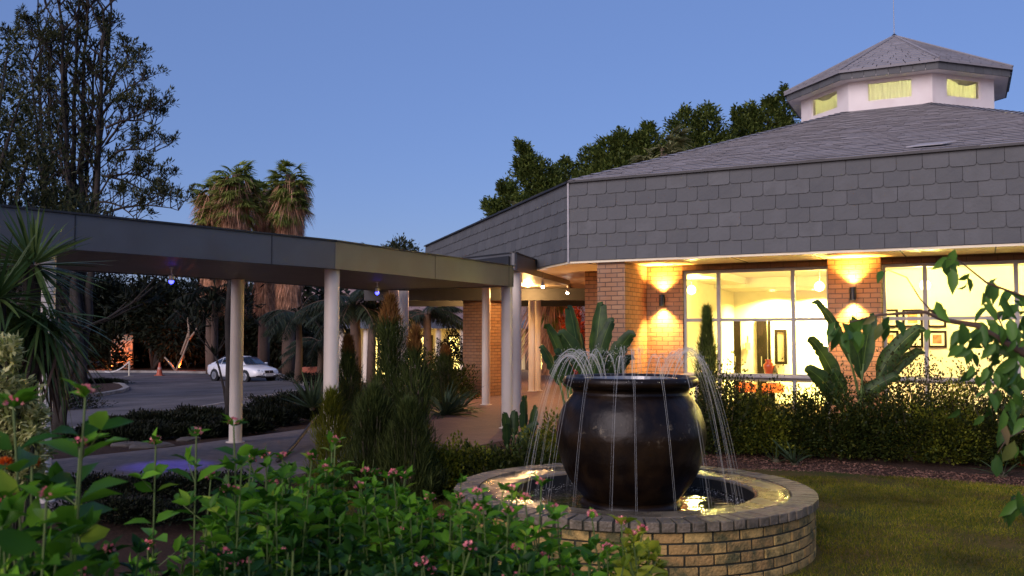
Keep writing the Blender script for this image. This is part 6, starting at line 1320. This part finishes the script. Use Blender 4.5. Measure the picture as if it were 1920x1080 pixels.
# orange marigolds at the left edge
for k, (px, py, lab) in enumerate(((10, 870, 'orange pompom flower at the very left edge'), (60, 866, 'orange pompom flower right of the other one'))):
    c = at(px, py, 1.9); t = thing('orange_flower', lab, 'flower', (c.x, c.y, 0), 'orange pompom flowers'); mb = MB(); mb.tube([(c.x, c.y+.05, 0), (c.x, c.y+.02, c.z*.6), c], [.004, .003, .003], 5); mb.build('stalk', M['stem'], t, uv=False)
    d = rdir(160, -.5, 1); V, F = leaf_arrays(np.array(c)+d*.007, d, .010, .009, T_TRI, twist=1); np_mesh('petals', V, F, M['orange'], t)
# ---- leafy branches at the right
tb = Vector((2.2, 2.9, 0)); t = thing('near_tree', 'young tree whose leafy branches hang in from the right edge', 'tree', tb)
mb = MB(); mb.tube([tb, (2.16, 2.92, .5), (2.13, 2.88, 1.1), (2.11, 2.9, 1.6), (2.05, 2.85, 2.2), (2.07, 2.87, 2.7), (2.16, 2.95, 3.3)], [.034, .03, .026, .023, .018, .011, .004], 9)
for _z in (1.3, 1.7, 2.1, 2.5, 2.8, 3.0):
    for _k in range(3):
        _a = random.uniform(-1.2, 1.6); mb.tube([(2.09, 2.88, _z), (2.09+.22*math.cos(_a), 2.88+.22*math.sin(_a), _z+.12), (2.09+.42*math.cos(_a), 2.88+.42*math.sin(_a), _z+.14)], [.007, .004, .002], 5); mb.build('trunk', M['bark'], t, smooth=True, uv=False)
def br(pts, r0, r1): mb2.tube(pts, [r0+(r1-r0)*k/(len(pts)-1) for k in range(len(pts))], 6)
mb2 = MB(); Yb = 2.75
br([Vector((2.1, 2.88, 1.5)), at(1925, 665, Yb), at(1880, 640, Yb), at(1830, 610, Yb), at(1770, 600, Yb), at(1735, 585, Yb), at(1650, 590, Yb), at(1590, 605, Yb)], .014, .002)
br([at(1760, 598, Yb), at(1725, 560, Yb), at(1700, 520, Yb), at(1665, 506, Yb), at(1650, 515, Yb)], .0025, .001)
br([Vector((2.05, 2.85, 2.2)), at(1930, 560, Yb), at(1850, 530, Yb), at(1800, 490, Yb), at(1775, 485, Yb)], .006, .001)
br([Vector((2.12, 2.88, 1.35)), at(1925, 730, Yb), at(1880, 720, Yb), at(1850, 750, Yb)], .008, .002)
br([Vector((2.12, 2.88, 1.2)), at(1935, 800, Yb), at(1890, 820, Yb), at(1870, 850, Yb)], .006, .001)
br([at(1890, 640, Yb), at(1870, 590, Yb), at(1850, 555, Yb)], .003, .001)
br([Vector((2.14, 2.88, 1.05)), at(1935, 920, Yb), at(1900, 935, Yb)], .005, .001)
mb2.build('branches', mat('thin brown twigs', (.10, .06, .04), .8), t, smooth=True, uv=False)
P, D, LL = [], [], []
clus = [(1600, 605, 3, 14), (1625, 600, 3, 12), (1590, 620, 3, 12), (1572, 600, 2, 8), (1655, 505, 1, 2), (1665, 600, 3, 10), (1780, 485, 4, 10), (1815, 520, 2, 8), (1840, 555, 2, 9), (1860, 525, 2, 8), (1885, 545, 2, 8), (1845, 575, 1, 5), (1755, 570, 2, 6), (1745, 615, 1, 4), (1800, 610, 4, 14), (1835, 620, 6, 20), (1870, 610, 7, 22), (1905, 600, 6, 18), (1905, 640, 6, 20), (1860, 650, 6, 22), (1820, 650, 4, 16), (1890, 690, 6, 20), (1850, 690, 4, 16), (1830, 690, 2, 10), (1900, 730, 6, 18), (1865, 735, 3, 12), (1900, 560, 3, 12), (1805, 765, 1, 4), (1870, 790, 2, 10), (1900, 780, 4, 14), (1850, 770, 2, 8), (1895, 830, 3, 12), (1870, 850, 2, 8), (1915, 840, 3, 12), (1905, 935, 4, 12), (1885, 950, 2, 8), (1700, 480, 0, 1), (1785, 500, 2, 5), (1915, 680, 4, 14)]
for (px, py, n, s) in clus:
    for _ in range(int(n*1.4+.5)):
        c = at(px+random.gauss(0, s*.8), py+random.gauss(0, s*.8), Yb+random.gauss(0, .10)); P.append(c); dv = Vector((random.gauss(0, .5), random.gauss(0, .45), -random.uniform(.35, 1.3))); D.append(dv); LL.append(random.uniform(.045, .085))
for _ in range(520):
    _a = random.uniform(-1.3, 1.9); _r = random.uniform(.05, .48); P.append(Vector((2.12+_r*math.cos(_a), 2.9+_r*math.sin(_a), random.uniform(1.2, 3.4)))); D.append(Vector((random.gauss(0, .5), random.gauss(0, .5), -random.uniform(.1, 1)))); LL.append(random.uniform(.045, .085))
V, F = leaf_arrays(P, D, np.array(LL), np.array(LL)*.46, T_LEAF3, up=(0, -1, .3), twist=.5); np_mesh('leaves', V, F, M['f_branch'], t, smooth=True)
# ---- grass blades of the lawn (nobody could count them)
def inlawn(x, y): return True
n = 190000; px = rng.uniform(1330, 2000, n); 
u = rng.uniform(0, 1, n); y = 4.8+u*7.4; x = rng.uniform(1.2, 7.6, n)
keep = ((x-FC.x)**2+(y-FC.y)**2 > (FR+.01)**2)
fx = np.array([f[0] for f in far]); fy = np.array([f[1] for f in far]); keep &= y < np.interp(x, fx, fy)+rng.normal(0, .05, n)
keep &= np.sin(x*2.1+1)*np.sin(y*1.7)+.6*np.sin(x*5.3+y*3.1)+rng.normal(0, .5, n) > -.8
x, y = x[keep], y[keep]
n2 = 45000; x2 = rng.uniform(-2.6, 1.6, n2); y2 = rng.uniform(6.5, 12.2, n2); k2 = ((x2-FC.x)**2+(y2-FC.y)**2 > (FR+.01)**2) & (y2 < np.interp(x2, fx, fy)+rng.normal(0, .05, n2)); x = np.concatenate([x, x2[k2]]); y = np.concatenate([y, y2[k2]])
n = len(x); P = np.stack([x, y, gz(x, y)+.008], 1); D = np.stack([rng.normal(0, .6, n), rng.normal(0, .6, n), np.ones(n)], 1)
tv = np.array([(.5, 0, 0), (-.5, 0, 0), (0, 1, .25)]); tf = np.array([(0, 1, 2)]); V, F = leaf_arrays(P, D, rng.uniform(.018, .05, n), rng.uniform(.004, .008, n), (tv, tf), up=(0, -1, 0), twist=1)
o = np_mesh('grass', V, F, M['grass']); tag(o, 'short patchy grass of the lawn round the fountain', 'grass', kind='stuff')
# dry leaf litter on the soil strip
n = 16000; x = rng.uniform(-2.5, 8, n); y = np.interp(x, fx, fy)+rng.uniform(-.15, 1.0, n); P = np.stack([x, y, gz(x, y)+.012], 1); V, F = leaf_arrays(P, rdir(n, -.1, .35), rng.uniform(.02, .05, n), rng.uniform(.008, .02, n))
o = np_mesh('leaf_litter', V, F, leafmat('dry litter', (.09, .042, .028), (.30, .16, .11), .9, 0)); tag(o, 'reddish bark chips and dry leaves on the soil strip', 'mulch', kind='stuff')

# ---- palm trunk and shrub with red light put into its leaf colour, seen through the canopy
c = at(1040, 600, 38); fan_palm('pale shaggy palm trunk seen deep through the entrance canopy', 1040, 470, 38, .55, 690, 24, 1.3, group='palms beyond the entrance')
shrub('red_lit_shrub', 'shrub with red light painted into its leaves glimpsed under the entrance canopy', at0(1074, 33, .2), .45, .45, 2.9, 1800, .16, .06, leafmat('leaves painted red lit', (.25, .03, .015), (.5, .08, .03), .5, .3))  # red light on the foliage is put into the leaf colour
